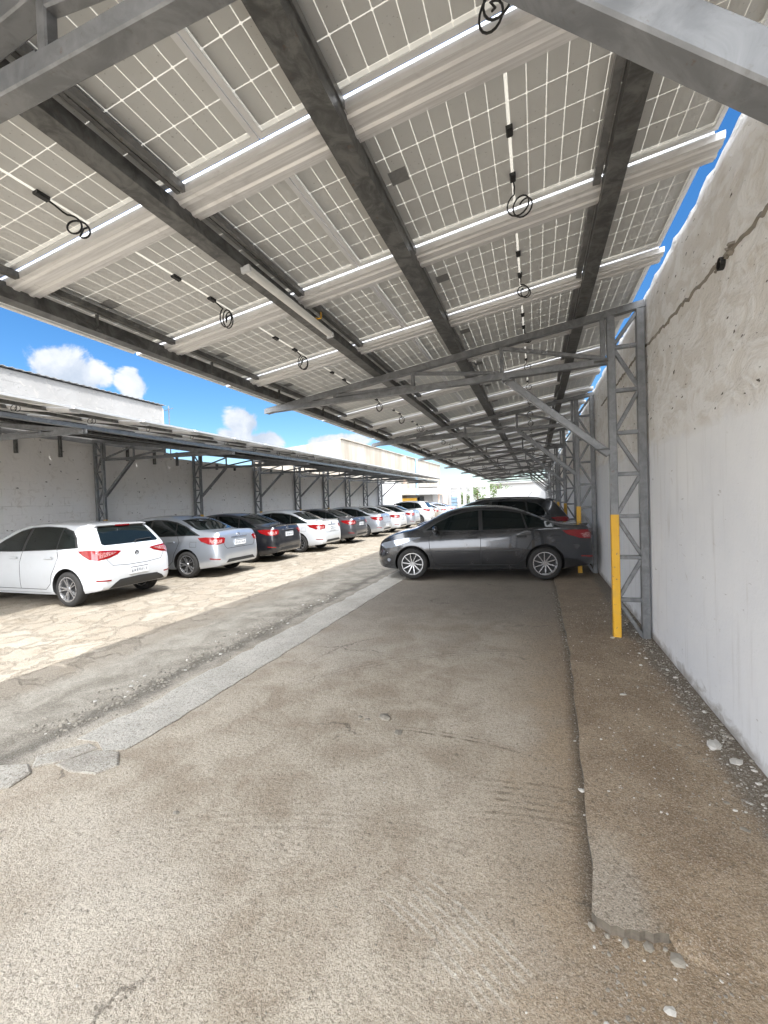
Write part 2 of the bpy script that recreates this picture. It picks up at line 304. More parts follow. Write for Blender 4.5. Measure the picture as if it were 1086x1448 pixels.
# ------------------------------------------------------------------ mesh helper
class MB:
    def __init__(s): s.v = []; s.f = []; s.mi = []
    def add(s, vs, fs, mi=0):
        o = len(s.v); s.v += [tuple(v) for v in vs]; s.f += [tuple(o + i for i in f) for f in fs]; s.mi += [mi] * len(fs)
        return s
    def box(s, x0, x1, y0, y1, z0, z1, mi=0):
        vs = [(x, y, z) for z in (z0, z1) for y in (y0, y1) for x in (x0, x1)]
        return s.add(vs, [(0, 2, 3, 1), (4, 5, 7, 6), (0, 1, 5, 4), (2, 6, 7, 3), (0, 4, 6, 2), (1, 3, 7, 5)], mi)
    def bar(s, a, b, w, h, up=(0, 0, 1), bev=.006, mi=0):
        # a square tube with small bevelled edges from a to b
        a = Vector(a); b = Vector(b); d = (b - a).normalized(); up = Vector(up)
        if abs(d.dot(up)) > .95: up = Vector((0, 1, 0)) if abs(d.y) < .9 else Vector((1, 0, 0))
        r = d.cross(up).normalized(); u = r.cross(d).normalized()
        e = min(bev, w * .3, h * .3); prof = []
        for sx, sz in ((1, 1), (-1, 1), (-1, -1), (1, -1)):
            q = [(sx * w / 2, sz * (h / 2 - e)), (sx * (w / 2 - e), sz * h / 2)]
            prof += q if sx * sz > 0 else q[::-1]
        vs = [p + r * x + u * z for p in (a, b) for x, z in prof]
        n = 8; fs = [(i, (i + 1) % n, n + (i + 1) % n, n + i) for i in range(n)]
        fs += [tuple(range(n - 1, -1, -1)), tuple(range(n, 2 * n))]
        return s.add(vs, fs, mi)
    def extrude(s, prof, y0, y1, axis='y', mi=0):
        # closed profile [(x,z)] swept along y (or [(y,z)] along x)
        n = len(prof)
        vs = [((x, t, z) if axis == 'y' else (t, x, z)) for t in (y0, y1) for x, z in prof]
        fs = [(i, (i + 1) % n, n + (i + 1) % n, n + i) for i in range(n)] + [tuple(range(n - 1, -1, -1)), tuple(range(n, 2 * n))]
        return s.add(vs, fs, mi)
    def tube(s, pts, r, n=6, mi=0):
        pts = [Vector(p) for p in pts]; rings = []
        up = Vector((.3, .2, 1)).normalized()
        for i, p in enumerate(pts):
            d = (pts[min(i + 1, len(pts) - 1)] - pts[max(i - 1, 0)]).normalized()
            a = d.cross(up)
            if a.length < .05: a = d.cross(Vector((1, 0, 0)))
            a.normalize(); b = d.cross(a); up = -b if b.dot(up) < 0 else b; b = d.cross(a)
            rings.append([p + (a * math.cos(t * 2 * PI / n) + b * math.sin(t * 2 * PI / n)) * r for t in range(n)])
        vs = [v for ring in rings for v in ring]; fs = []
        for i in range(len(pts) - 1):
            for t in range(n): fs.append((i * n + t, i * n + (t + 1) % n, (i + 1) * n + (t + 1) % n, (i + 1) * n + t))
        fs += [tuple(range(n - 1, -1, -1)), tuple(range((len(pts) - 1) * n, len(pts) * n))]
        return s.add(vs, fs, mi)
    def lathe(s, prof, n=32, axis='y', c=(0, 0, 0), closed=True, mi=0):
        # prof [(r, h)] around the axis
        vs = []; m = len(prof)
        for i in range(n):
            a = 2 * PI * i / n
            for r, h in prof:
                q = (r * math.cos(a), h, r * math.sin(a)) if axis == 'y' else (r * math.cos(a), r * math.sin(a), h)
                vs.append((q[0] + c[0], q[1] + c[1], q[2] + c[2]))
        fs = []
        for i in range(n):
            for j in range(m if closed else m - 1):
                k = (j + 1) % m; i2 = (i + 1) % n
                fs.append((i * m + j, i2 * m + j, i2 * m + k, i * m + k))
        return s.add(vs, fs, mi)
    def rock(s, c, r, rz=None, flat=.6, mi=0):
        ico = [(0, 0, -1), (.72, -.53, -.45), (-.28, -.85, -.45), (-.89, 0, -.45), (-.28, .85, -.45), (.72, .53, -.45), (.28, -.85, .45), (-.72, -.53, .45), (-.72, .53, .45), (.28, .85, .45), (.89, 0, .45), (0, 0, 1)]
        fs = [(0, 2, 1), (1, 5, 0), (0, 3, 2), (0, 4, 3), (0, 5, 4), (1, 10, 5), (2, 6, 1), (3, 7, 2), (4, 8, 3), (5, 9, 4), (1, 6, 10), (2, 7, 6), (3, 8, 7), (4, 9, 8), (5, 10, 9), (6, 11, 10), (7, 11, 6), (8, 11, 7), (9, 11, 8), (10, 11, 9)]
        a = random.uniform(0, 6.28); ex = random.uniform(.7, 1.5); vs = []
        for x, y, z in ico:
            k = r * random.uniform(.75, 1.2); x *= ex
            vs.append((c[0] + k * (x * math.cos(a) - y * math.sin(a)), c[1] + k * (x * math.sin(a) + y * math.cos(a)), c[2] + k * z * flat))
        return s.add(vs, fs, mi)
    def mesh(s, name, mats):
        me = bpy.data.meshes.new(name); me.from_pydata(s.v, [], s.f)
        for m in (mats if isinstance(mats, (list, tuple)) else [mats]): me.materials.append(m)
        if any(s.mi): me.polygons.foreach_set('material_index', s.mi)
        bm = bmesh.new(); bm.from_mesh(me); bmesh.ops.recalc_face_normals(bm, faces=bm.faces); bm.to_mesh(me); bm.free()
        return me
    def build(s, name, mats, parent=None, loc=None, smooth=None):
        me = s.mesh(name, mats)
        if smooth is not None:
            me.polygons.foreach_set('use_smooth', [True] * len(me.polygons)); me.set_sharp_from_angle(angle=R(smooth))
        return link(name, me, parent, loc)

def link(name, me, parent=None, loc=None):
    o = bpy.data.objects.new(name, me); COL.objects.link(o)
    if parent: o.parent = parent
    if loc: o.location = loc
    return o
def tag(o, label=None, cat=None, group=None, kind=None):
    for k, v in (('label', label), ('category', cat), ('group', group), ('kind', kind)):
        if v: o[k] = v
    return o
def empty(name, loc, label, cat, group=None, rot=(0, 0, 0)):
    o = bpy.data.objects.new(name, None); COL.objects.link(o); o.location = loc; o.rotation_euler = rot
    o.empty_display_size = .2
    return tag(o, label, cat, group)
def copy_tree(o, parent=None):
    c = o.copy(); COL.objects.link(c)
    if parent: c.parent = parent
    for ch in list(o.children): copy_tree(ch, c)
    return c
ORD = ['first', 'second', 'third', 'fourth', 'fifth', 'sixth', 'seventh', 'eighth', 'ninth', 'tenth', 'eleventh', 'twelfth', 'thirteenth', 'fourteenth', 'fifteenth', 'sixteenth', 'seventeenth', 'eighteenth', 'nineteenth', 'twentieth'] 
ORD += ['twenty-' + o for o in ORD[:9]] + ['thirtieth'] + ['thirty-' + o for o in ORD[:9]]

# ------------------------------------------------------------------ camera
cam = bpy.data.cameras.new('camera'); cam.sensor_fit = 'HORIZONTAL'; cam.sensor_width = 36
F = 618.696; cam.lens = 36 * F / 1086; cam.clip_end = 2000; cam.clip_start = .02
co = bpy.data.objects.new('camera', cam); COL.objects.link(co); scene.camera = co
yaw, pitch, roll = R(19.1993), R(-1.2928), R(-1.9997)
fw = Vector((-math.sin(yaw) * math.cos(pitch), math.cos(yaw) * math.cos(pitch), math.sin(pitch)))
r0 = Vector((math.cos(yaw), math.sin(yaw), 0)); u0 = r0.cross(fw)
r2 = r0 * math.cos(roll) + u0 * math.sin(roll); u2 = u0 * math.cos(roll) - r0 * math.sin(roll)
mw = Matrix.Identity(4)
for i in range(3): mw[i][0] = r2[i]; mw[i][1] = u2[i]; mw[i][2] = -fw[i]
mw[2][3] = 1.65
co.matrix_world = mw

# ------------------------------------------------------------------ light
SUN = Vector((.42, -.40, 1)).normalized()
el = math.asin(SUN.z); az = math.atan2(SUN.x, SUN.y)
sl = bpy.data.lights.new('sun', 'SUN'); sl.energy = 2.0; sl.angle = R(.55); sl.color = (1, .955, .89)
so = bpy.data.objects.new('sun', sl); COL.objects.link(so); so.rotation_euler = SUN.to_track_quat('Z', 'Y').to_euler(); so.location = (20, -20, 40)
w = bpy.data.worlds.new('World'); scene.world = w; w.use_nodes = True
g = G.__new__(G); g.nt = w.node_tree; g.nt.nodes.clear()
g.out = g.nt.nodes.new('ShaderNodeOutputWorld')
sky = g.nt.nodes.new('ShaderNodeTexSky'); sky.sky_type = 'NISHITA'; sky.sun_disc = False
sky.sun_elevation = el; sky.sun_rotation = az; sky.air_density = 1.0; sky.dust_density = .2; sky.ozone_density = 2.2
d = g.n('TexCoord', 0)
s = g.nt.nodes.new('ShaderNodeSeparateXYZ'); g.put(s.inputs[0], d)
azn = g.math('ARCTAN2', s.outputs[0], s.outputs[1]); eln = g.math('ARCSINE', s.outputs[2])
def puff(a, e, ra, re):
    p = g.math('DIVIDE', g.math('SUBTRACT', azn, R(a)), R(ra)); q = g.math('DIVIDE', g.math('SUBTRACT', eln, R(e)), R(re))
    return g.math('SUBTRACT', 1, g.math('SQRT', g.math('ADD', g.math('MULTIPLY', p, p), g.math('MULTIPLY', q, q))))
CL = None
for a in [(-54, 14.2, 4.6, 3.8), (-48.6, 14.0, 2.2, 2.2), (-60, 12.5, 5, 2.6), (-70, 14, 7, 3), (-36.5, 10.2, 3.2, 2.9), (-34.5, 8.3, 3.6, 1.8), (-38, 8, 3.5, 2.6), (-24, 8, 5, 1.2), (-80, 25, 9, 4), (40, 20, 14, 5), (120, 24, 20, 7), (190, 22, 22, 7), (-130, 28, 16, 6), (60, 40, 10, 6)]:
    m = puff(*a); CL = m if CL is None else g.math('MAXIMUM', CL, m)
nz = g.noise(d, 13, 9, .6, dist=.3); nz2 = g.noise(d, 5, 5, .55)
dens = g.ramp(g.math('ADD', CL, g.math('MULTIPLY', g.math('SUBTRACT', nz, .5), 1.9)), .14, .42)
shade = g.ramp(g.math('ADD', nz, g.math('MULTIPLY', g.math('SUBTRACT', nz2, .5), .6)), .3, .65)
cc = g.mix(shade, (1.45, 1.6, 1.8), (2.3, 2.3, 2.3))
# bright cloud bank added out of view behind the viewer as fill light
back = g.math('SUBTRACT', 1, g.math('DIVIDE', g.n('VectorMath', 1, {'operation': 'DISTANCE'}, i0=d, i1=Vector((.45, -.82, .42)).normalized()), 1.4))
dens2 = g.ramp(g.math('ADD', g.math('MULTIPLY', back, 1.6), g.math('MULTIPLY', g.math('SUBTRACT', g.noise(d, 3.2, 8, .6), .5), 1.6)), .0, .45)
cc2 = g.mix(g.noise(d, 4.5, 6, .6), (10, 10, 10), (23, 22.8, 22.4))
hs = g.n('HueSaturation', 0, None, Saturation=1.30, Value=.42, Color=sky.outputs[0])
colr = g.mix(dens2, g.mix(dens, hs, cc), cc2)
bg = g.nt.nodes.new('ShaderNodeBackground'); g.put(bg.inputs[0], colr); bg.inputs[1].default_value = .13
g.nt.links.new(bg.outputs[0], g.out.inputs[0])
scene.view_settings.view_transform = 'Standard'; scene.view_settings.look = 'None'
scene.view_settings.exposure = 1.82; scene.view_settings.gamma = 1
scene.view_settings.use_white_balance = True; scene.view_settings.white_balance_temperature = 6100; scene.view_settings.white_balance_tint = 10
scene.cycles.max_bounces = 9; scene.cycles.diffuse_bounces = 6; scene.cycles.glossy_bounces = 3; scene.cycles.sample_clamp_indirect = 6
try: scene.cycles.use_denoising = True
except Exception: pass

# ------------------------------------------------------------------ ground
gr = MB(); gr.add([(-400, -200, 0), (400, -200, 0), (400, 600, 0), (-400, 600, 0)], [(0, 1, 2, 3)])
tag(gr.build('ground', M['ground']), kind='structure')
def slab_poly(pts, z0, z1, name, mat, side=None):
    mb = MB(); n = len(pts)
    mb.add([(x, y, z0) for x, y in pts] + [(x, y, z1) for x, y in pts], [tuple(range(n - 1, -1, -1)), tuple(range(n, 2 * n))] + [(i, (i + 1) % n, n + (i + 1) % n, n + i) for i in range(n)])
    if side: mb.mi = [0, 0] + [1] * n; mat = [mat, side]
    return mb.build(name, mat)
J = lambda a: random.uniform(-a, a)
pts = [(-3.20, 2.22), (-3.02, 2.24), (-2.86, 2.16), (-2.72, 2.22)] + [(-2.70 + J(.014) + .0012 * y, y) for y in np.arange(2.4, 44, .13)] + [(-3.17 + J(.03) + .0008 * y, y) for y in np.arange(44, 2.4, -.13)]
tag(slab_poly(pts, -.05, .006, 'concrete_strip', M['strip']), kind='structure')
pts = [(.163, 1.815), (.178, 1.795), (.20, 1.788), (.222, 1.772), (.245, 1.779), (.268, 1.770), (.29, 1.781), (.318, 1.778), (.34, 1.790), (.365, 1.784), (.39, 1.797), (.418, 1.800), (.44, 1.82), (.45, 1.86), (.455, 1.93)]
edge = [(.50, 2.05), (.62, 2.2), (.80, 2.3), (1.0, 2.34), (1.30, 2.4), (1.30, 44), (.40, 44)]
pts = pts + edge + [(.17 + .125 * min(1, max(0, (y - 1.8) / 3.2)) ** .8 + J(.009), y) for y in np.arange(43.5, 1.9, -.16)]
tag(slab_poly(pts, -.05, .038, 'raised_slab', M['slab'], M['soil']), kind='structure')  # sides coloured dark in place of shade
inn = [(.418, 1.80)] + pts[13:15] + edge[:5]; out_ = [(.44, 1.77), (.50, 1.74), (.58, 1.72), (.74, 1.70), (.90, 1.74), (1.05, 1.72), (1.2, 1.75), (1.30, 1.75)]
mb = MB(); nn = len(inn); mid_ = [((a[0] + b[0]) / 2 + J(.03), (a[1] + b[1]) / 2 + J(.03)) for a, b in zip(inn, out_)]
mb.add([(x, y, .0385) for x, y in inn] + [(x, y, .028 + J(.004)) for x, y in mid_] + [(x, y, -.004) for x, y in out_], [(k * nn + i, k * nn + i + 1, k * nn + nn + i + 1, k * nn + nn + i) for k in (0, 1) for i in range(nn - 1)])
tag(mb.build('soil_bank', M['ground'], None, None, 80), kind='structure')
# broken slab pieces at the near end of the strip
def chunk(name, poly, h, mat, label, cat, group=None, z=0):
    mb = MB(); n = len(poly); cx = sum(p[0] for p in poly) / n; cy = sum(p[1] for p in poly) / n
    mb.add([(x, y, z - .03) for x, y in poly] + [(x, y, z + h * .6) for x, y in poly] + [(cx + (x - cx) * .93, cy + (y - cy) * .93, z + h + J(h * .15)) for x, y in poly],
           [tuple(range(n - 1, -1, -1)), tuple(range(2 * n, 3 * n))] + [(k * n + i, k * n + (i + 1) % n, k * n + n + (i + 1) % n, k * n + n + i) for k in (0, 1) for i in range(n)])
    return tag(mb.build(name, mat), label, cat, group)
chunk('concrete_fragment', [(-3.25, 1.98), (-3.05, 2.20), (-2.93, 2.17), (-3.0, 2.0), (-3.14, 1.88)], .012, M['broken'], 'flat broken concrete fragment at the left of the near end of the pale strip', 'concrete fragment', 'broken pieces of the strip')
chunk('concrete_fragment', [(-3.02, 1.95), (-2.92, 2.15), (-2.74, 2.18), (-2.60, 2.06), (-2.66, 1.95), (-2.85, 1.92)], .010, M['broken'], 'wide flat concrete fragment just in front of the end of the pale strip', 'concrete fragment', 'broken pieces of the strip')
chunk('concrete_fragment', [(-3.42, 1.82), (-3.2, 1.90), (-3.08, 1.84), (-3.05, 1.7), (-3.25, 1.58), (-3.5, 1.62)], .012, M['broken'], 'pale concrete fragment at the left edge of the photo', 'concrete fragment', 'broken pieces of the strip')
# larger loose stones, each a thing
def stone(x, y, r, label, mat='stone', z=0., flat=.55):
    mb = MB(); flat *= .7; mb.rock((0, 0, 0), r, flat=flat)
    o = mb.build('loose_stone', M[mat], None, (x, y, z + r * flat * .35)); return tag(o, label, 'stone', 'loose stones on the ground')
stone(-1.14, 3.11, .045, 'grey angular stone, the largest one in the middle of the yard')
stone(-1.25, 3.04, .03, 'small stone just left of the largest mid yard stone')
stone(-1.32, 3.07, .02, 'tiny stone leftmost of the three in the middle of the yard')
stone(-.97, 2.93, .04, 'flat stone lying in front of the largest mid yard stone', flat=.3)
stone(-1.89, 1.82, .018, 'small dark stone alone on the open ground at the lower left')
stone(1.02, 3.24, .05, 'large white rubble lump by the foot of the right wall', 'chip', .038)
stone(1.08, 3.08, .04, 'flat white rubble lump nearer than the large one by the wall', 'chip', .038, .35)
stone(.50, 1.88, .025, 'whitish stone right beside the broken end of the slab', 'chip')
stone(.43, 1.74, .028, 'grey stone in front of the broken slab corner')
stone(.76, 2.0, .026, 'beige stone on the brown soil between slab end and wall', 'chip')
stone(.36, 1.56, .018, 'pale chip nearest the camera below the slab end', 'chip')
stone(.77, 5.43, .03, 'white lump touching the foot of the yellow post', 'chip', .038)
stone(.20, 2.62, .022, 'light stone lying along the slab step', 'chip')
stone(.62, 3.9, .03, 'pale flat rubble on the dusty slab before the yellow post', 'chip', .038, .3)
for i, (x, y) in enumerate([(.21, 1.765), (.27, 1.755), (.345, 1.762), (.40, 1.772), (.16, 1.79), (.455, 1.80)]):
    stone(x, y, .011 + .004 * (i % 3), ['crumb of concrete under the left part of the slab end', 'crumb of concrete under the slab end, left of its middle', 'crumb of concrete under the slab end, right of its middle', 'crumb of concrete under the right part of the slab end', 'crumb of concrete at the left corner of the slab end', 'crumb of concrete at the right corner of the slab end'][i], 'stone', 0, .8)
# gravel nobody could count
mb = MB()
for i in range(6500):
    t = random.random()
    if t < .42: y = 1.0 + 6.5 * random.random() ** 1.3; x = 1.17 - abs(random.gauss(0, .14)); r = random.uniform(.002, .007) if random.random() < .9 else random.uniform(.007, .018)
    elif t < .72: y = 1.0 + 6 * random.random() ** 1.6; x = random.uniform(.22, 1.1); r = random.uniform(.002, .007)
    elif t < .78: y = 1.3 + 7 * random.random(); x = .24 + .02 * min(y - 1.8, 3) - abs(random.gauss(0, .04)); r = random.uniform(.003, .009)
    elif t < .88: y = 2.2 + 5 * random.random(); x = -3.45 + random.gauss(0, .13) - .02 * y; r = random.uniform(.006, .022)
    else: y = 1.0 + 6 * random.random() ** 1.6; x = random.uniform(-3.2, .2); r = random.uniform(.0015, .005)
    z = .038 if (x > .32 and y > 2.45) else 0
    mb.rock((x, y, z + r * .1), r, flat=random.uniform(.3, .7), mi=1 if random.random() < (.22 if t < .72 else .06) else 0)
tag(mb.build('gravel', [M['stone'], M['chip']]), kind='stuff')

# ------------------------------------------------------------------ right wall
def ragged_wall(name, x0, x1, y0, y1, top, step, jit, mat, wav=.0):
    mb = MB(); ys = list(np.arange(y0, y1, step)) + [y1]; vs = []
    for y in ys:
        t = (top(y) if callable(top) else top)
        ja = J(jit)
        vs += [(x0, y, -.2), (x0, y, t - .10), (x0 + .02 + J(jit * .5), y, t + ja), (x1, y, t + J(jit)), (x1, y, -.2)]
    fs = []
    for i in range(len(ys) - 1):
        for j in range(4): fs.append((i * 5 + j, i * 5 + j + 1, i * 5 + 5 + j + 1, i * 5 + 5 + j))
    n = len(ys); fs += [(0, 1, 2, 3, 4), tuple((n - 1) * 5 + k for k in (4, 3, 2, 1, 0))]
    mb.add(vs, fs); return mb.build(name, mat)
XW = 1.18
rw = ragged_wall('boundary_wall', XW, XW + .22, -9, 48.2, 3.85, .13, .018, M['wall_right'])
tag(rw, 'tall white rendered wall on the right, rough and pitted above, smooth below', 'wall')
mb = MB(); n = 0; pts = []
for y in np.arange(.6, 9.0, .05): pts.append((XW + .004, y, 2.95 + .055 * min(y, 6) + J(.014)))
for i in range(len(pts) - 1):
    a, b = pts[i], pts[i + 1]; q0 = .008 * math.sin(i * 2.3) + .006 * math.sin(i * 5.1); q1 = .008 * math.sin((i + 1) * 2.3) + .006 * math.sin((i + 1) * 5.1)
    mb.add([(XW + .01, a[1], a[2] - .022 + q0), (XW - .016, a[1], a[2]), (XW + .01, a[1], a[2] + .026 + q0), (XW + .01, b[1], b[2] - .022 + q1), (XW - .016, b[1], b[2]), (XW + .01, b[1], b[2] + .026 + q1)], [(0, 1, 4, 3), (1, 2, 5, 4)])
mb.build('mortar_ledge', M['mortar'], rw)
mb = MB(); mb.lathe([(.033, -.01), (.033, .016), (.040, .016), (.040, -.01)], 24, 'y'); mb.lathe([(0, -.004), (.034, -.004), (.034, -.008), (0, -.008)], 24, 'y'); me = mb.mesh('drain_pipe', M['trim'])
o = link('drain_pipe', me, rw, (XW - .012, 3.43, 3.11)); o.rotation_euler = (0, 0, R(90))
mb = MB()
for k in range(9): mb.rock((XW + .0 , 3.42 + J(.14), 3.15 + J(.05)), random.uniform(.018, .038), flat=.6)
mb.build('mortar_lump', M['mortar'], rw)

# ------------------------------------------------------------------ canopy frames
ROOF = lambda x: 3.7395 + .1418 * x
CH = lambda x: 3.585 + .1418 * x     # top of the trusses = underside of the long beams
YR = [1.098 + 4.41 * k for k in range(-1, 10)]; YR[1] = 1.035
YL = [1.5, 5.4, 9.25, 13.1, 16.8, 20.3, 23.6, 26.8, 30.0, 33.2]
def make_frame(root, mx):
    # mx maps the right-hand x to a local x (mirrored for the left row)
    fs = M['frame_steel']; V = lambda x, z, y=0: (mx(x), y, z)
    def bar(name, a, b, w, h=None, mat=None, y=0):
        mb = MB(); mb.bar(V(a[0], a[1], y), V(b[0], b[1], y), w, h or w, (0, 1, 0)); return mb.build(name, mat or fs, root)
    bar('front_post', (.83, 1.42), (.83, CH(.83) - .082), .08)
    bar('painted_post_base', (.83, -.05), (.83, 1.42), .082, None, M['yellow'])
    bar('rear_post', (1.12, -.05), (1.12, CH(1.12) - .082), .08)
    bar('top_chord', (-3.66, CH(-3.66) - .04), (1.165, CH(1.165) - .04), .08)
    bar('bottom_chord', (-3.66, 3.035), (.79, 3.14), .075)
    bar('tip_plate', (-3.675, 2.995), (-3.675, CH(-3.66)), .078, .012)
    bar('diagonal_brace', (-.33, 3.09), (.79, 2.10), .08)
    zs = [0.02, .46, .94, 1.40, 1.87, 2.33, 2.80, 3.28, 3.66]
    for i in range(1, 8): bar('lattice_bar', (.87, zs[i]), (1.08, zs[i]), .045)
    for i in range(8):
        a, b = zs[i] + .035, zs[i + 1] - .035
        bar('lattice_bar', (.865, b if i % 2 == 0 else a), (1.085, a if i % 2 == 0 else b), .042)
    vx = [-2.57, -1.46, -.35, .75]
    for a in ((.70, 2.16), (-.27, 3.04), (.72, 3.13)): bar('gusset_plate', (a[0] - .07, a[1]), (a[0] + .07, a[1]), .006, .15, None, -.043)
    bz = lambda x: 3.035 + .105 * (x + 3.66) / 4.45
    for x in vx: bar('web_bar', (x, bz(x) + .03), (x, CH(x) - .07), .05 if x > 0 else .045)
    for a, b in zip(vx[:3], vx[1:]): bar('web_bar', (a + .02, CH(a) - .09), (b - .03, bz(b) + .045), .045)
r0_ = empty('steel_frame', (0, YR[0], 0), 'grey lattice post and cantilever truss over the right bays, behind the camera end', 'steel frame', 'steel frames along the right wall')
make_frame(r0_, lambda x: x)
RL = ['nearest grey cantilever truss, crossing the top corners of the photo', 'grey lattice post and truss just before the graphite sedan, with a tall yellow base', 'grey lattice post and truss beside the tail of the graphite sedan', 'grey lattice post and truss beyond the dark estate car by the right wall']
for k, y in enumerate(YR):
    if k == 0: continue
    o = copy_tree(r0_); o.location.y = y
    o['label'] = RL[k - 1] if k <= 4 else ORD[k - 1] + ' grey lattice post and truss along the right wall, counted from the camera'
for ch in list(r0_.children): bpy.data.objects.remove(ch)
bpy.data.objects.remove(r0_)
LX = lambda x: -x - 10.87
l0 = empty('steel_frame', (0, YL[0], 0), 'nearest grey truss of the left row, at the left edge of the photo', 'steel frame', 'steel frames along the left wall')
make_frame(l0, LX)
for k, y in enumerate(YL[1:]):
    o = copy_tree(l0); o.location.y = y
    o['label'] = ['grey lattice post and truss behind the white hatchback', 'grey lattice post and truss behind the silver sedan', 'grey lattice post and truss behind the black sedan', 'grey lattice post and truss behind the second white car'][k - 1] if 0 < k < 5 else (ORD[k + 1] + ' grey lattice post and truss along the left wall, counted from the camera' if k else 'left row grey truss with a bright steel end plate over the white hatchback')

# long beams (lipped channels) along the canopies
def beam(x, z0, y0, y1, label, open_side=1, w=.115, h=.085, t=.006, mat='beam_steel', name='roof_beam', group='long beams under the right canopy', mirror=False):
    s = open_side
    prof = [(0, 0), (s * w, 0), (s * w, .022), (s * (w - t), .022), (s * (w - t), t), (s * t, t), (s * t, h - t), (s * (w - t), h - t), (s * (w - t), h - .022), (s * w, h - .022), (s * w, h), (0, h)]
    mb = MB(); mb.extrude([(a - s * w / 2, b) for a, b in prof], y0, y1)
    o = mb.build(name, M[mat], None, (x, 0, z0)); return tag(o, label, 'beam', group)
BY0, BY1 = -.9, 38.6
beam(-1.933, CH(-1.933) + .002, BY0, BY1, 'long dark beam under the right canopy that carries the white batten lamp', -1)
beam(-.888, CH(-.888) + .002, BY0, BY1, 'long stained beam under the middle of the right canopy', -1, w=.125)
beam(.527, CH(.527) + .002, BY0, BY1, 'long dark beam under the right canopy nearest the wall')
beam(-3.36, CH(-3.40) + .002, BY0, BY1, 'long dark edge beam along the open side of the right canopy', -1, .10, .105)
# slim rails under the panels
for x, l in ((-.84, 'slim rail just right of the stained middle beam'), (.435, 'slim rail just left of the beam nearest the wall'), (-1.82, 'grooved slim rail just right of the beam with the batten lamp'), (-3.20, 'slim dark rail beside the open edge of the right canopy')):
    mb = MB(); wd = .045 if x != -1.82 else .07
    if x == -1.82:
        mb.extrude([(-.03, -.04), (-.004, -.04), (-.004, -.03), (.004, -.03), (.004, -.04), (.03, -.04), (.03, 0), (-.03, 0)], BY0, BY1)
    else: mb.extrude([(-wd / 2, -.042), (wd / 2, -.042), (wd / 2, 0), (-wd / 2, 0)], BY0, BY1)
    tag(mb.build('mounting_rail', M['rail_steel'] if x > -3 else M['beam_steel'], None, (x, 0, ROOF(x) - .036)), l, 'rail', 'slim rails under the right canopy panels')

# ------------------------------------------------------------------ solar panels
AL = math.atan(.1418); PL, PW = 2.40 / math.cos(AL), 1.28
G0, PITCH = 1.991, 1.3225
def make_panel(root, var=0):
    mb = MB(); hx, hy = PL / 2, PW / 2
    for s in (-1, 1):
        a, b = sorted((s * hy, s * (hy - .010))); mb.box(-hx, hx, a, b, -.030, .010)
        a, b = sorted((s * (hy - .010), s * (hy - .030))); mb.box(-hx, hx, a, b, -.030, -.027)
        a, b = sorted((s * hx, s * (hx - .010))); mb.box(a, b, -hy + .010, hy - .010, -.030, .0058)
        a, b = sorted((s * (hx - .010), s * (hx - .030))); mb.box(a, b, -hy + .030, hy - .030, -.030, -.027)
    mb.build('panel_frame', M['alu'], root)
    mb = MB(); a, b = hx - .010, hy - .010
    mb.add([(-a, -b, 0), (a, -b, 0), (a, b, 0), (-a, b, 0)], [(0, 1, 2, 3)]); mb.build('laminate', M['laminate'], root)
    for y, w in ((-.02, .034), (.36, .034)):
        mb = MB(); mb.extrude([(-.013, -.020), (.013, -.020), (.019, -.013), (.019, -.0005), (-.019, -.0005), (-.019, -.013)], y - w, y + w); mb.build('junction_box', M['black_plastic'], root)
    rnd = random.Random(var); pts = []
    pts = [(0, .39, -.012), (.004, .43, -.022), (0, .47, -.03)]
    R1 = rnd.uniform(.038, .075); turns = rnd.uniform(.8, 2.3); ph = rnd.uniform(-.4, .4)
    for i in range(34):
        t = i / 33; an = t * 2 * PI * turns
        pts.append((R1 * (1 - .25 * t) * math.sin(an) * (1 if var % 2 else -1) + .02 * t * (var - 3), .50 + .09 * t + .025 * math.sin(an + ph), -.03 - R1 * (1 - .1 * t) * (1 - math.cos(an))))
    pts += [(pts[-1][0] * .6, .60, -.045), (.012 * (var - 3), .62, -.03)]
    mb = MB(); mb.tube(pts, .0055, 6); mb.build('cable', M['cable'], root, None, 60)
    mb = MB(); mb.box(-PL / 2 + .50, -PL / 2 + .61, -.09, .02, -.003, -.0005); mb.build('data_sticker', M['sticker'], root)
    if var % 2 == 0:
        pass
protos = []
for v in range(7):
    r_ = empty('solar_panel', (0, 0, 0), 'x', 'solar panel', 'x', (0, -AL, 0)); make_panel(r_, v); protos.append(r_)
def panel_rows(xs, k0, k1, zf, group, words, rot, g0=G0):
    n = 0
    for k in range(k0, k1 + 1):
        for i, x in enumerate(xs):
            o = copy_tree(protos[(n * 3 + n // 5) % 7]); n += 1
            o.location = (x, g0 + PITCH * k - PITCH / 2 + .0, zf(x)); o.rotation_euler = (0, rot, 0)
            o['group'] = group
            o['label'] = words[i] + ' in the ' + ORD[k - k0] + ' row counted from the camera'
panel_rows([-.09, -2.495], 0, 27, ROOF, 'solar panels of the right canopy', ['wall side solar panel of the right canopy', 'open side solar panel of the right canopy'], -AL)
LROOF = lambda x: 3.7395 + .1418 * LX(x) + .17
panel_rows([-8.16, -10.565], 0, 24, LROOF, 'solar panels of the left canopy', ['aisle side solar panel of the left canopy', 'wall side solar panel of the left canopy'], AL, 2.4)
# panels that only shade the place behind the camera
for k in range(-1, 0):
    for x in (-.09, -2.495):
        o = copy_tree(protos[0]); o.location = (x, G0 + PITCH * k - PITCH / 2, ROOF(x)); o['group'] = 'solar panels of the right canopy'
        o['label'] = 'solar panel overhead, beyond the top edge of the photo'
for r_ in protos:
    for ch in list(r_.children): bpy.data.objects.remove(ch)
    bpy.data.objects.remove(r_)
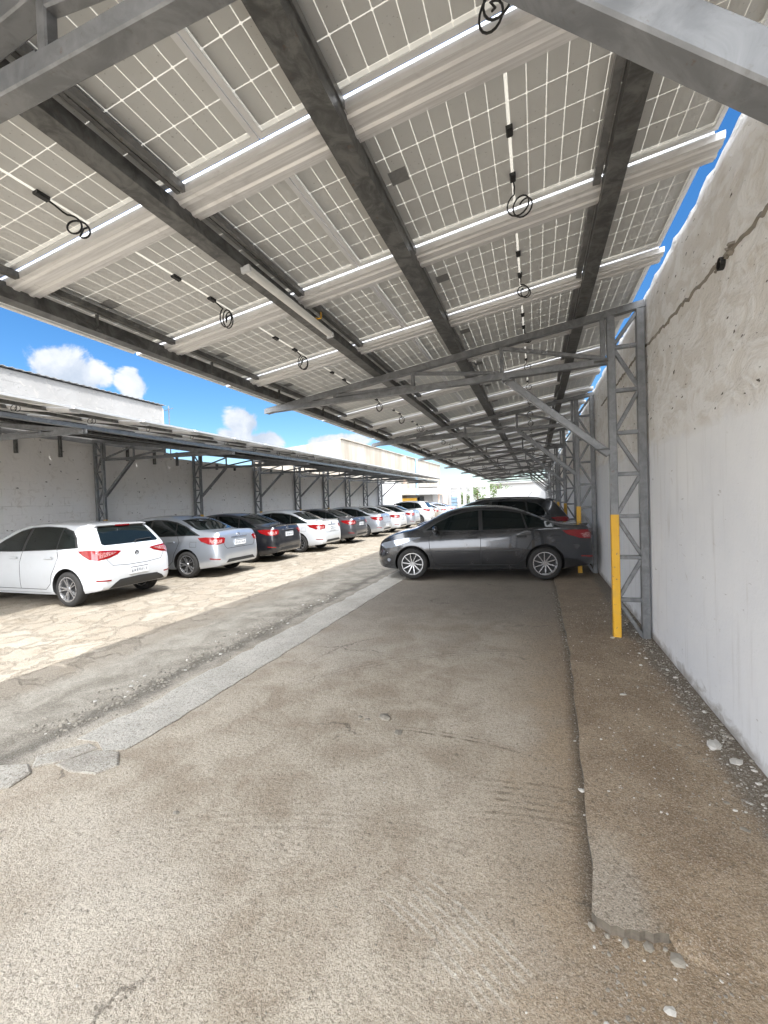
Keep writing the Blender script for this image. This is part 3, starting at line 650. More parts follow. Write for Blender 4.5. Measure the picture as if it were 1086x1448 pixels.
# rain trays under the gaps between the rows
def make_tray(x0, x1, zf, name='rain_tray'):
    prof = [(-.008, 0), (-.008, -.02), (-.004, -.045), (.028, -.045), (.040, -.056), (.072, -.056), (.084, -.045), (.128, -.045), (.140, -.056), (.165, -.056), (.176, -.045), (.205, -.045), (.212, -.012), (.212, 0)]
    p = prof[:] + [(.2105, -.001)] + [(a, b + .0016) for a, b in prof[::-1][1:-1]] + [(-.0065, -.001)]
    mb = MB(); vs = []
    for x in (x0, x1):
        vs += [(x, a, zf(x) - .036 + b) for a, b in p]
    n = len(p); mb.add(vs, [(i, (i + 1) % n, n + (i + 1) % n, n + i) for i in range(n)] + [tuple(range(n - 1, -1, -1)), tuple(range(n, 2 * n))])
    return mb.build(name, M['tray'])
tr = make_tray(-3.50, 1.145, ROOF); tag(tr, 'wide ribbed metal rain tray crossing the upper left of the photo', 'rain tray', 'rain trays under the right canopy')
tr.location.y = G0
for k in range(-1, 27):
    if k == 0: continue
    o = tr.copy(); COL.objects.link(o); o.location.y = G0 + PITCH * k; o.location.x = J(.02)
    o['label'] = (ORD[k] + ' ribbed metal rain tray of the right canopy, counted from the camera') if k > 0 else 'ribbed metal rain tray overhead, beyond the top edge of the photo'
tr = make_tray(-11.7, -7.05, LROOF); tr.location.y = 2.4; tag(tr, 'first ribbed rain tray of the left canopy, counted from the camera', 'rain tray', 'rain trays under the left canopy')
for k in range(1, 25):
    o = tr.copy(); COL.objects.link(o); o.location.y = 2.4 + PITCH * k; o['label'] = ORD[k] + ' ribbed rain tray of the left canopy, counted from the camera'
mb = MB(); mb.add([(-11.70, -.2, LROOF(-11.7) + .02), (-12.16, -.2, LROOF(-12.1) - .02), (-12.16, 33.6, LROOF(-12.1) - .02), (-11.70, 33.6, LROOF(-11.7) + .02), (-11.70, -.2, LROOF(-11.7) + .023), (-12.16, -.2, LROOF(-12.1) - .017), (-12.16, 33.6, LROOF(-12.1) - .017), (-11.70, 33.6, LROOF(-11.7) + .023)], [(0, 1, 2, 3), (4, 7, 6, 5), (0, 4, 5, 1), (1, 5, 6, 2), (2, 6, 7, 3), (3, 7, 4, 0)])  # strip added to close the gap that let sun onto the left wall
tag(mb.build('sun_blocking_strip', M['tray']), 'narrow added sheet that keeps sun off the wall behind the left canopy', 'flashing')
# left canopy beams
for x, l in ((-7.25, 'light grey edge beam of the left canopy, above the cars'), (-8.95, 'grey beam under the left canopy between edge and wall'), (-9.98, 'grey beam under the middle of the left canopy'), (-11.35, 'grey beam under the left canopy nearest the wall')):
    beam(x, CH(LX(x)) + .002, .2, 33.8, l, -1 if x > -8 else 1, .10, .065 if x > -8 else .09, mat='frame_steel' if x > -8 else 'beam_steel', group='long beams under the left canopy')
for x, l in ((-7.62, 'slim rail under the aisle edge of the left canopy'), (-8.6, 'slim rail left of the aisle edge under the left canopy'), (-10.2, 'slim rail under the inner part of the left canopy'), (-11.0, 'slim rail under the left canopy nearest the wall')):
    mb = MB(); mb.extrude([(-.035, -.05), (.035, -.05), (.035, 0), (-.035, 0)], .9, 33.8)
    tag(mb.build('mounting_rail', M['beam_steel'], None, (x, 0, LROOF(x) - .037)), l, 'rail', 'slim rails under the left canopy panels')
# clips hanging from the open edge
mb = MB(); mb.box(-.015, .015, -.004, .004, -.11, 0); mb.box(-.035, .015, -.012, .012, -.125, -.105)
hk = mb.build('edge_clip', M['beam_steel'], None, (-3.30, 2.62, ROOF(-3.3) - .03)); tag(hk, 'first small hanging clip by the open edge of the right canopy', 'clip', 'small clips by the open edge')
for k in range(1, 12):
    o = hk.copy(); COL.objects.link(o); o.location.y = 2.62 + PITCH * k; o['label'] = ORD[k] + ' small hanging clip by the open edge of the right canopy'

# batten lamp on the first beam
bl = empty('batten_lamp', (-1.865, 0, CH(-1.865)), 'white batten lamp fixed under the first dark beam', 'lamp')
bl.rotation_euler = (0, -AL, 0)
mb = MB(); pr = [(.032 * math.cos(t), -.012 - .028 * math.sin(t)) for t in np.linspace(0, PI, 10)]
mb.extrude(pr + [(-.032, -.001), (.032, -.001)], 2.62, 3.92); mb.build('lamp_cover', M['batten'], bl, None, 50)
for y in (2.60, 3.92):
    mb = MB(); mb.box(-.035, .035, y, y + .02, -.043, .0005); mb.build('end_cap', M['plate'], bl)
mb = MB(); mb.tube([(-1.80, 3.62, CH(-1.8) + .06), (-1.79, 3.6, CH(-1.8) + .0), (-1.82, 3.58, CH(-1.8) - .01), (-1.85, 3.62, CH(-1.8) + .02)], .007, 6)
tag(mb.build('strap', M['yellow']), 'short yellow strap tied beside the batten lamp', 'strap')

# ------------------------------------------------------------------ left wall and buildings
lw = ragged_wall('boundary_wall', -12.25, -12.07, -9, 40, lambda y: 3.62 if y < 12.2 else 3.45, .3, .012, M['wall_left'])
tag(lw, 'long pale painted brick wall behind the left row of cars', 'wall')
for i, (y, z0, z1) in enumerate([(5.0, 3.17, 3.7), (6.1, 3.17, 3.7), (7.23, 3.17, 3.66), (8.3, 3.16, 3.74), (10.35, 3.22, 3.66), (11.37, 3.18, 3.67), (12.35, 3.2, 3.67), (14.4, 3.18, 3.4), (15.5, 3.2, 3.4), (18.2, 3.2, 3.4), (19.2, 3.2, 3.4)]):
    mb = MB(); mb.bar((-12.03, y, z0), (-12.03, y, z1), .09, .06)
    tag(mb.build('wall_stub', M['beam_steel']), ORD[i] + ' short dark steel stub high on the left wall, counted from the camera', 'steel stub', 'steel stubs on the left wall')
wh = empty('warehouse', (-20, 2, 0), 'whitewashed warehouse wall with a corrugated roof edge above the left canopy', 'building')
mb = MB(); mb.box(-8, 7.72, -26, 10.05, 0, 5.27); mb.build('wall', M['upper_wall'], wh)
mb = MB(); n = 720; pr = []
for i in range(n + 1):
    y = -26.2 + 36.35 * i / n; pr.append((y, .014 * math.sin(i * PI / 1.0 * .5)))
vs = [(x, y, 5.31 + zz + (.9 if x < -2 else 0)) for x in (-8.2, 7.80) for y, zz in pr] + [(x, y, 5.318 + zz + (.9 if x < -2 else 0)) for x in (-8.2, 7.80) for y, zz in pr]
m_ = n + 1; fs = []
for i in range(n): fs += [(i, i + 1, m_ + i + 1, m_ + i), (2 * m_ + i, 3 * m_ + i, 3 * m_ + i + 1, 2 * m_ + i + 1), (m_ + i, m_ + i + 1, 3 * m_ + i + 1, 3 * m_ + i)]
mb.__init__(); mb.add(vs, fs); mb.build('roof', M['roof_sheet'], wh)
mb = MB(); mb.box(7.0, 7.73, 10.051, 10.075, 4.3, 5.2); mb.build('brick_edge', M['pink_wall'], wh)
mb = MB(); mb.tube([(-12.3, 12.35, 3.4), (-12.3, 12.35, 5.35)], .02, 6); mb.tube([(-12.5, 12.35, 5.2), (-12.1, 12.35, 5.25)], .012, 5)
tag(mb.build('antenna_pole', M['frame_steel']), 'thin pole at the corner of the whitewashed warehouse', 'pole')

bb = empty('office_block', (-16, 35.1, 0), 'large stained beige building rising beyond the left canopy', 'building')
mb = MB(); mb.add([(0, 0, 0), (0, 42, 0), (-9, 42, 0), (-9, 0, 0), (0, 0, 7.3), (0, 42, 7.75), (-9, 42, 7.2), (-9, 0, 6.7)], [(0, 1, 5, 4), (1, 2, 6, 5), (2, 3, 7, 6), (3, 0, 4, 7), (4, 5, 6, 7), (3, 2, 1, 0)]); mb.build('wall', M['beige'], bb)
mb = MB(); mb.box(0, .06, 30.6, 36.2, 5.45, 6.3); wn = mb.build('window_frame', M['pink_wall'], bb)
mb = MB(); mb.box(.06, .075, 31.0, 35.8, 5.55, 6.2); mb.build('pane', M['roof_sheet'], wn)
mb = MB(); mb.box(0, .3, 18.9, 19.3, 3, 7.4); mb.build('pilaster', M['pink_wall'], bb)
mb = MB(); mb.tube([(.15, 24.9, 2), (.15, 24.9, 7.6)], .2, 8); mb.build('downpipe', M['blue_grey'], bb, None, 60)
mb = MB(); mb.box(-9.05, .08, -.08, 42.08, 7.76, 7.78)
# roof coping follows the slope
mb = MB(); mb.bar((.0, -.05, 7.36), (0, 42.05, 7.81), .25, .10, (0, 0, 1)); mb.build('coping', M['beige'], bb)

# annex shed at the end of the left row
ax = empty('annex_shed', (-11.5, 42, 0), 'low white shed with a thin flat roof at the far end of the left row', 'building')
mb = MB(); mb.box(-.65, 1.95, 0, 5, 0, 2.25); mb.build('wall', M['white_paint'], ax)
mb = MB(); mb.add([(-3.2, -1.5, 2.42), (2.9, -1.5, 2.22), (2.9, 5, 2.9), (-3.2, 5, 2.95), (-3.2, -1.5, 2.50), (2.9, -1.5, 2.30), (2.9, 5, 2.98), (-3.2, 5, 3.03)], [(0, 1, 2, 3), (4, 7, 6, 5), (0, 4, 5, 1), (1, 5, 6, 2), (2, 6, 7, 3), (3, 7, 4, 0)]); mb.build('roof', M['roof_sheet'], ax)
mb = MB(); mb.box(.45, 1.1, -.03, 0, 1.45, 2.1); wn = mb.build('window', M['trim'], ax)
for k in range(3):
    mb = MB(); mb.box(.5 + .2 * k, .64 + .2 * k, -.04, -.03, 1.5, 2.05); mb.build('pane', M['glass'], wn)
mb = MB(); mb.box(-3.1, -.66, 1.5, 5, 0, 2.3); mb.build('shade_wall', M['mortar'], ax)
mb = MB(); mb.box(-2.6, .5, -.6, -.4, 1.42, 1.95); mb.build('yellow_fascia', M['yellow'], ax)
tag(MB().box(-9.0, -8.85, 41.9, 42.0, 0, 2.2).build('marker_post', M['pink_wall']), 'thin orange post beside the white shed', 'post')
# end wall with an open gateway
ew = empty('end_wall', (0, 48, 0), 'bright white wall and gateway closing the far end of the yard', 'wall')
mb = MB(); mb.box(-3.9, 1.15, 0, .2, 0, 2.62); mb.build('wall_panel', M['white_paint'], ew)
mb = MB(); mb.box(-10.3, -9.2, 0, .2, 0, 3.3); mb.build('wall_panel', M['pink_wall'], ew)
for x in (-9.0, -7.95, -7.35, -6.6, -4.85): MB().box(x - .16, x + .16, 0, .3, 0, 2.95).build('gate_pillar', M['white_paint'], ew)
MB().box(-9.16, -4.69, -.02, .32, 2.95, 3.3).build('lintel', M['white_paint'], ew)
for x0, x1 in ((-7.19, -6.76), (-8.84, -8.11)):
    mb = MB()
    for k in range(7): mb.box(x0, x1, .1, .14, .2 + .38 * k, .24 + .38 * k)
    mb.build('gate_grille', M['frame_steel'], ew)
MB().box(-8.84, -8.2, .15, .2, .0, 2.0).build('door', M['blue_grey'], ew)
bk = empty('neighbour_house', (-3, 62, 0), 'pale house beyond the end gateway', 'building')
MB().box(-22, 6, 0, 8, 0, 3.6).build('wall', M['white_paint'], bk)
MB().box(-22.3, 6.3, -.4, 8.3, 3.6, 3.75).build('roof', M['roof_sheet'], bk)

def tree(name, loc, hgt, rad, nleaf, label, cat='tree', lo=.35, ls=.10, mat='leaf', zs=1.):
    rnd = random.Random(hash(label) % 999 if False else len(label) * 7 + nleaf)
    t = empty(name, loc, label, cat)
    mb = MB(); limbs = []
    mb.tube([(0, 0, -.1), (.03, .02, hgt * .3), (.06, -.03, hgt * .6), (.02, .02, hgt * .92)], rad * .05 + .012, 7)
    for i in range(9):
        a = rnd.uniform(0, 6.28); z0 = hgt * rnd.uniform(.25, .75); L = rad * rnd.uniform(.5, .95)
        e = (L * math.cos(a), L * math.sin(a), z0 + hgt * rnd.uniform(.1, .25)); limbs.append(e)
        mb.tube([(.03, 0, z0), (e[0] * .5, e[1] * .5, (z0 + e[2]) / 2 - .02), e], rad * .018 + .006, 5)
    mb.build('trunk', M['bark'], t, None, 60)
    mb = MB(); cl = limbs + [(rnd.gauss(0, rad * .35), rnd.gauss(0, rad * .35), hgt * rnd.uniform(lo, 1)) for _ in range(16)]
    for i in range(nleaf):
        c = rnd.choice(cl); q = Vector((c[0] + rnd.gauss(0, rad * .17), c[1] + rnd.gauss(0, rad * .17), max(.03, c[2] + rnd.gauss(0, hgt * .07))))
        n1 = Vector((rnd.gauss(0, 1), rnd.gauss(0, 1), rnd.gauss(0, 1))).normalized(); n2 = n1.orthogonal().normalized(); s_ = ls * rnd.uniform(.6, 1.4)
        n3 = n1.cross(n2) * .45
        mb.add([q - n2 * s_, q + n3 * s_, q + n2 * s_, q - n3 * s_], [(0, 1, 2, 3)])
    mb.build('crown', M[mat], t); return t
nb = empty('sun_blocker', (6, 0, 0), 'unseen tall block added beyond the right wall to stop a sun leak', 'building')
MB().box(0, 6, -12, 12.5, 0, 15.7).build('wall', M['beige'], nb)  # added out of view to block sun slipping over the right wall
MB().box(-.1, 6.1, -12.1, 12.6, 15.7, 15.8).build('roof', M['roof_sheet'], nb)
tree('shrub', (-6.3, 50.5, 0), 3.0, 1.2, 900, 'green shrub seen through the end gateway', 'shrub')
tree('shrub', (-7.6, 51.5, 0), 2.2, .9, 600, 'lower green shrub left of the gateway shrub', 'shrub')
tree('tree', (-4.2, 53, 0), 3.4, 1.3, 800, 'small tree right of the end gateway')
tree('tree', (2.2, 12.2, 0), 4.5, .8, 1300, 'leafy tree top showing over the right wall beyond the second truss', lo=.75)
tree('grass_tuft', (-7.9, 44, 0), .9, .6, 500, 'yellowish grass tuft by the end gateway', 'grass tuft', .05, .12, 'grass')

# ------------------------------------------------------------------ cars
def pchip(xs, ys):
    xs = np.array(xs, float); ys = np.array(ys, float); h = np.diff(xs); dl = np.diff(ys) / h; m = np.zeros(len(xs))
    for i in range(1, len(xs) - 1):
        if dl[i - 1] * dl[i] > 0:
            w1 = 2 * h[i] + h[i - 1]; w2 = h[i] + 2 * h[i - 1]; m[i] = (w1 + w2) / (w1 / dl[i - 1] + w2 / dl[i])
    m[0] = dl[0]; m[-1] = dl[-1]
    def f(x):
        x = min(max(x, xs[0]), xs[-1]); i = min(int(np.searchsorted(xs, x, 'right')) - 1, len(xs) - 2)
        t = (x - xs[i]) / h[i]
        return float((2 * t**3 - 3 * t**2 + 1) * ys[i] + (t**3 - 2 * t**2 + t) * h[i] * m[i] + (-2 * t**3 + 3 * t**2) * ys[i + 1] + (t**3 - t**2) * h[i] * m[i + 1])
    return f
def curve(keys): return pchip([k[0] for k in keys], [k[1] for k in keys])

SED = dict(wb=2.60, tail=-.92, nose=3.40, wr=.318, zroof=1.475, wroof=.575,
  zt=[(-.92, .64), (-.90, .78), (-.87, .90), (-.84, 1.00), (-.80, 1.055), (-.76, 1.075), (-.62, 1.07), (-.42, 1.085), (-.2, 1.13), (.05, 1.235), (.3, 1.345), (.55, 1.42), (.85, 1.462), (1.2, 1.475), (1.55, 1.455), (1.85, 1.395), (2.1, 1.285), (2.35, 1.15), (2.52, 1.06), (2.62, 1.03), (2.85, .985), (3.08, .91), (3.24, .83), (3.34, .73), (3.40, .56)],
  zs=[(-.92, .60), (-.84, .93), (-.7, .985), (0, .985), (1, .95), (2, .915), (2.6, .885), (3.0, .81), (3.40, .48)],
  wm=[(-.92, .60), (-.905, .67), (-.87, .725), (-.78, .78), (-.6, .82), (-.2, .85), (.6, .865), (1.8, .865), (2.4, .86), (2.8, .84), (3.05, .79), (3.22, .71), (3.33, .59), (3.385, .45), (3.40, .36)],
  zb=[(-.92, .34), (-.88, .29), (-.6, .24), (-.2, .20), (1.3, .185), (2.8, .19), (3.2, .21), (3.40, .27)])
HAT = dict(wb=2.48, tail=-.72, nose=3.26, wr=.31, zroof=1.49, wroof=.565,
  zt=[(-.72, .62), (-.70, .76), (-.675, .88), (-.645, .97), (-.60, 1.04), (-.50, 1.17), (-.40, 1.30), (-.33, 1.375), (-.28, 1.412), (-.20, 1.43), (0, 1.45), (.5, 1.482), (.9, 1.49), (1.3, 1.475), (1.6, 1.42), (1.9, 1.305), (2.2, 1.16), (2.4, 1.07), (2.6, 1.015), (2.85, .94), (3.05, .86), (3.18, .74), (3.26, .56)],
  zs=[(-.72, .58), (-.66, .86), (-.55, .97), (0, .985), (1, .94), (2, .90), (2.4, .875), (2.9, .80), (3.26, .46)],
  wm=[(-.72, .62), (-.708, .69), (-.68, .735), (-.60, .785), (-.42, .825), (0, .855), (.6, .865), (1.8, .865), (2.3, .855), (2.7, .825), (2.92, .77), (3.08, .69), (3.19, .56), (3.245, .43), (3.26, .35)],
  zb=[(-.72, .36), (-.69, .30), (-.5, .25), (-.1, .20), (1.3, .185), (2.7, .19), (3.05, .21), (3.26, .27)])
def scaled(sp, kz, kx=1., kw=1.):
    q = {k: v for k, v in sp.items()}
    for k in ('zt', 'zs', 'zb'): q[k] = [(x * kx, z if k == 'zb' else z * kz) for x, z in sp[k]]
    q['wm'] = [(x * kx, y * kw) for x, y in sp['wm']]
    for k in ('wb', 'tail', 'nose'): q[k] = sp[k] * kx
    q['zroof'] = sp['zroof'] * kz; q['wroof'] = sp['wroof'] * kw; q['kz'] = kz; q['kx'] = kx
    return q
SUV = scaled(HAT, 1.12, 1.07, 1.04); SUV['wr'] = .335
EST = scaled(HAT, 1.09, 1.10, 1.02); EST['wr'] = .325
HULLS = {}
def hull(key, sp):
    if key in HULLS: return HULLS[key]
    zt, zs, wm, zb = (curve(sp[k]) for k in ('zt', 'zs', 'wm', 'zb'))
    T, N = sp['tail'], sp['nose']
    xs = [T + a for a in (0, .006, .014, .025, .04, .055, .07, .085, .10, .12, .14, .16, .18, .20, .23, .26, .29, .32, .36, .40, .44, .48, .52)]
    xs += list(np.arange(T + .57, N - .42, .06)) + [N - a for a in (.40, .36, .32, .28, .24, .20, .16, .13, .10, .075, .05, .03, .015, .006, 0)]
    rows = []
    for x in xs:
        top, b, wmx = zt(x), zb(x), wm(x)
        e = min(1, min(x - T, N - x) / .05); 
        crown = .03 + .035 * max(0, min(1, (top - .9) / .4))
        s_ = min(zs(x), top - crown - .015); zm = min(.60, b + (s_ - b) * .55)
        ws = wmx - .025 - .02 * max(0, (s_ - zm) / .4)
        fr = max(0, min(1, (top - crown - s_) / (sp['zroof'] - .065 - .96 * sp.get('kz', 1))))
        wt = (ws - .035) * (1 - fr) + min(sp['wroof'], ws - .05) * fr
        ctl = [(wmx - .13, b), (wmx - .055, b + .012), (wmx - .022, b + .07), (wmx - .004, zm - (zm - b) * .45), (wmx, zm), (wmx - .004, zm + (s_ - zm) * .5), (ws + .003, s_ - (s_ - zm) * .12), (ws - .008, s_)]
        pr = [(0, b), (wmx * .45, b), (wmx * .75, b)] + ctl
        for t in (.10, .25, .45, .65, .82, .93): # greenhouse side, slightly bowed
            pr.append((ws - .012 + (wt - ws + .012) * t + .018 * fr * math.sin(PI * t), s_ + (top - crown - s_) * t))
        # rounded edge and the crowned top
        pr += [(wt, top - crown), (wt - .022, top - crown * .72), (wt - .06, top - crown * .5), (wt * .78, top - crown * .30), (wt * .5, top - crown * .12), (wt * .25, top - crown * .03), (0, top)]
        rows.append([(x, y, z) for y, z in pr])
    n = len(rows[0]); mb = MB(); vs = []; idx = []
    for row in rows:
        li = []
        for p in row: li.append(len(vs)); vs.append(p)
        for p in row[1:-1][::-1]: li.append(len(vs)); vs.append((p[0], -p[1], p[2]))
        idx.append(li)
    m = len(idx[0]); fs = []
    for i in range(len(idx) - 1):
        for j in range(m): fs.append((idx[i][j], idx[i][(j + 1) % m], idx[i + 1][(j + 1) % m], idx[i + 1][j]))
    fs += [tuple(idx[0]), tuple(idx[-1][::-1])]
    mb.add(vs, fs); me = mb.mesh('car_body', [M['car_white'], M['wheel_dark']])
    bvh = BVHTree.FromPolygons([v.co.copy() for v in me.vertices], [tuple(p.vertices) for p in me.polygons])
    # wheel arches
    ob = bpy.data.objects.new('tmp', me); COL.objects.link(ob); cut = []
    for wx in (0, sp['wb']):
        for s in (-1, 1):
            c = MB(); ra = sp['wr'] + .048
            c.lathe([(0, s * .50), (ra, s * .50), (ra, s * 1.2), (0, s * 1.2)][::s], 40, 'y', (wx, 0, sp['wr'] + .012), True)
            cm = c.mesh('cut', [M['wheel_dark']])
            bm = bmesh.new(); bm.from_mesh(cm); bmesh.ops.remove_doubles(bm, verts=bm.verts, dist=1e-5); bmesh.ops.dissolve_degenerate(bm, edges=bm.edges, dist=1e-5); bmesh.ops.recalc_face_normals(bm, faces=bm.faces); bm.to_mesh(cm); bm.free()
            co_ = bpy.data.objects.new('cut', cm); COL.objects.link(co_); cut.append(co_)
            md = ob.modifiers.new('b', 'BOOLEAN'); md.operation = 'DIFFERENCE'; md.object = co_; md.solver = 'EXACT'
            try: md.material_mode = 'TRANSFER'
            except Exception: pass
    dg = bpy.context.evaluated_depsgraph_get(); dg.update()
    out = bpy.data.meshes.new_from_object(ob.evaluated_get(dg)); out.name = 'car_body'
    for c in cut + [ob]: bpy.data.objects.remove(c)
    out.polygons.foreach_set('use_smooth', [True] * len(out.polygons)); out.set_sharp_from_angle(angle=R(38))
    HULLS[key] = (out, bvh); return HULLS[key]

def patch(bvh, poly, mode, off=.004, thick=.012, step=.07, sgn=1):
    """a polygon drawn in a view plane, laid on the hull. mode: side / rear / front / angle in degrees off the tail"""
    if mode == 'side': U, D = Vector((1, 0, 0)), Vector((0, -sgn, 0)); O = Vector((0, 3 * sgn, 0))
    elif mode == 'rear': U, D = Vector((0, 1, 0)), Vector((1, 0, 0)); O = Vector((-4, 0, 0))
    elif mode == 'front': U, D = Vector((0, 1, 0)), Vector((-1, 0, 0)); O = Vector((8, 0, 0))
    elif mode == 'top': U, D = Vector((1, 0, 0)), Vector((0, 0, -1)); O = Vector((0, 0, 4))
    else:
        base, ang = mode; a = R(ang)  # base -1 tail, +1 nose
        D = Vector((-base * math.cos(a), -sgn * math.sin(a), 0)); U = Vector((base * -math.sin(a), sgn * math.cos(a), 0)); U = Vector((-D.y * 1, D.x, 0))
        if U.x * base > 0: U = -U      # u grows away from the tail / nose along the flank
        O = Vector((base * -.0, 0, 0)) - D * 6 + Vector((.0, 0, 0))
        O = Vector((({-1: -.6, 1: 2.9})[base], sgn * .6, 0)) - D * 6
    W_ = Vector((0, 1, 0)) if mode == 'top' else Vector((0, 0, 1))
    bm = bmesh.new(); vs = [bm.verts.new((u, 0, z)) for u, z in poly]; bm.faces.new(vs)
    us = [p[0] for p in poly]; zs = [p[1] for p in poly]
    for lo, hi, no in ((min(us), max(us), (1, 0, 0)), (min(zs), max(zs), (0, 0, 1))):
        k = max(1, int((hi - lo) / step))
        for i in range(1, k):
            c = lo + (hi - lo) * i / k
            bmesh.ops.bisect_plane(bm, geom=bm.verts[:] + bm.edges[:] + bm.faces[:], plane_co=(c * no[0], 0, c * no[2]), plane_no=no, dist=1e-5)
    bmesh.ops.triangulate(bm, faces=[f for f in bm.faces if len(f.verts) > 4])
    nin = {}
    for v in bm.verts:
        o = O + U * v.co.x + W_ * v.co.z
        h, nr, _, _ = bvh.ray_cast(o, D)
        if h is None:
            h, nr, _, _ = bvh.find_nearest(o + D * (6 if isinstance(mode, tuple) else 3))
        if nr.dot(D) > 0: nr = -nr
        v.co = h + nr * off; nin[v.index if False else v] = nr
    be = [e for e in bm.edges if e.is_boundary]; bv = {v for e in be for v in e.verts}
    lowv = {v: bm.verts.new(v.co - nin[v] * thick) for v in bv}
    for e in be:
        a, b = e.verts
        try: bm.faces.new((a, b, lowv[b], lowv[a]))
        except ValueError: pass
    bmesh.ops.recalc_face_normals(bm, faces=bm.faces)
    me = bpy.data.meshes.new('patch'); bm.to_mesh(me); bm.free()
    # make the outside face outward
    s_ = sum((p.normal.dot(D)) * p.area for p in me.polygons[:max(1, len(me.polygons) // 3)])
    if s_ > 0: me.flip_normals()
    me.polygons.foreach_set('use_smooth', [True] * len(me.polygons)); me.set_sharp_from_angle(angle=R(50))
    return me
def ribbon(pts, w):
    pts = [Vector((p[0], p[1])) for p in pts]; L = []; Rr = []
    for i, p in enumerate(pts):
        d = (pts[min(i + 1, len(pts) - 1)] - pts[max(i - 1, 0)]).normalized(); n = Vector((-d.y, d.x))
        L.append(tuple(p + n * w / 2)); Rr.append(tuple(p - n * w / 2))
    return L + Rr[::-1]
def arc(cx, cz, r, a0, a1, n=9): return [(cx + r * math.cos(R(a0 + (a1 - a0) * i / (n - 1))), cz + r * math.sin(R(a0 + (a1 - a0) * i / (n - 1)))) for i in range(n)]

WHEEL = {}
def wheel_meshes(wr, spokes, key):
    k = (round(wr, 3), spokes, key)
    if k in WHEEL: return WHEEL[k]
    t = MB(); ri = wr * .70; wd = .095
    t.lathe([(ri, -wd), (ri + .02, -wd - .004), (wr - .03, -wd - .003), (wr - .008, -wd + .018), (wr, -wd + .04), (wr, wd - .04), (wr - .008, wd - .018), (wr - .03, wd + .003), (ri + .02, wd + .004), (ri, wd)], 48)
    tm = t.mesh('tyre', M['tyre']); tm.polygons.foreach_set('use_smooth', [True] * len(tm.polygons)); tm.set_sharp_from_angle(angle=R(45))
    r = MB()
    r.lathe([(ri + .004, -wd), (ri + .004, wd + .001), (ri - .014, wd + .001), (ri - .022, wd - .02), (ri - .022, -wd)], 48)
    r.lathe([(.0, wd - .012), (.040, wd - .012), (.048, wd - .022), (.048, wd - .05), (0, wd - .05)], 24)
    for i in range(spokes):
        a = 2 * PI * i / spokes
        if key == 'pair': a = 2 * PI * (i // 2) / (spokes / 2) + (.17 if i % 2 else -.17)
        ca, sa = math.cos(a), math.sin(a); w0, w1 = (.014, .0095) if spokes > 7 else (.03, .022)
        P = lambda rr, h, q: (rr * ca - q * sa, h, rr * sa + q * ca)
        a0, a1 = .03, ri - .012
        tw = .06 if key == 'twist' else 0
        vs = [P(a0, wd - .018, -w0), P(a0, wd - .018, w0), P(a1, wd - .008, w1 + tw), P(a1, wd - .008, -w1 + tw), P(a0, wd - .05, -w0), P(a0, wd - .05, w0), P(a1, wd - .03, w1 + tw), P(a1, wd - .03, -w1 + tw)]
        r.add(vs, [(0, 1, 2, 3), (4, 7, 6, 5), (0, 4, 5, 1), (1, 5, 6, 2), (2, 6, 7, 3), (3, 7, 4, 0)])
    rm = r.mesh('rim', M['alloy']); rm.polygons.foreach_set('use_smooth', [True] * len(rm.polygons)); rm.set_sharp_from_angle(angle=R(35))
    d = MB(); d.lathe([(0, wd - .055), (ri - .02, wd - .055), (ri - .02, -wd + .01), (0, -wd + .01)], 32); dm = d.mesh('brake_disc', M['wheel_dark'])
    WHEEL[k] = (tm, rm, dm); return WHEEL[k]

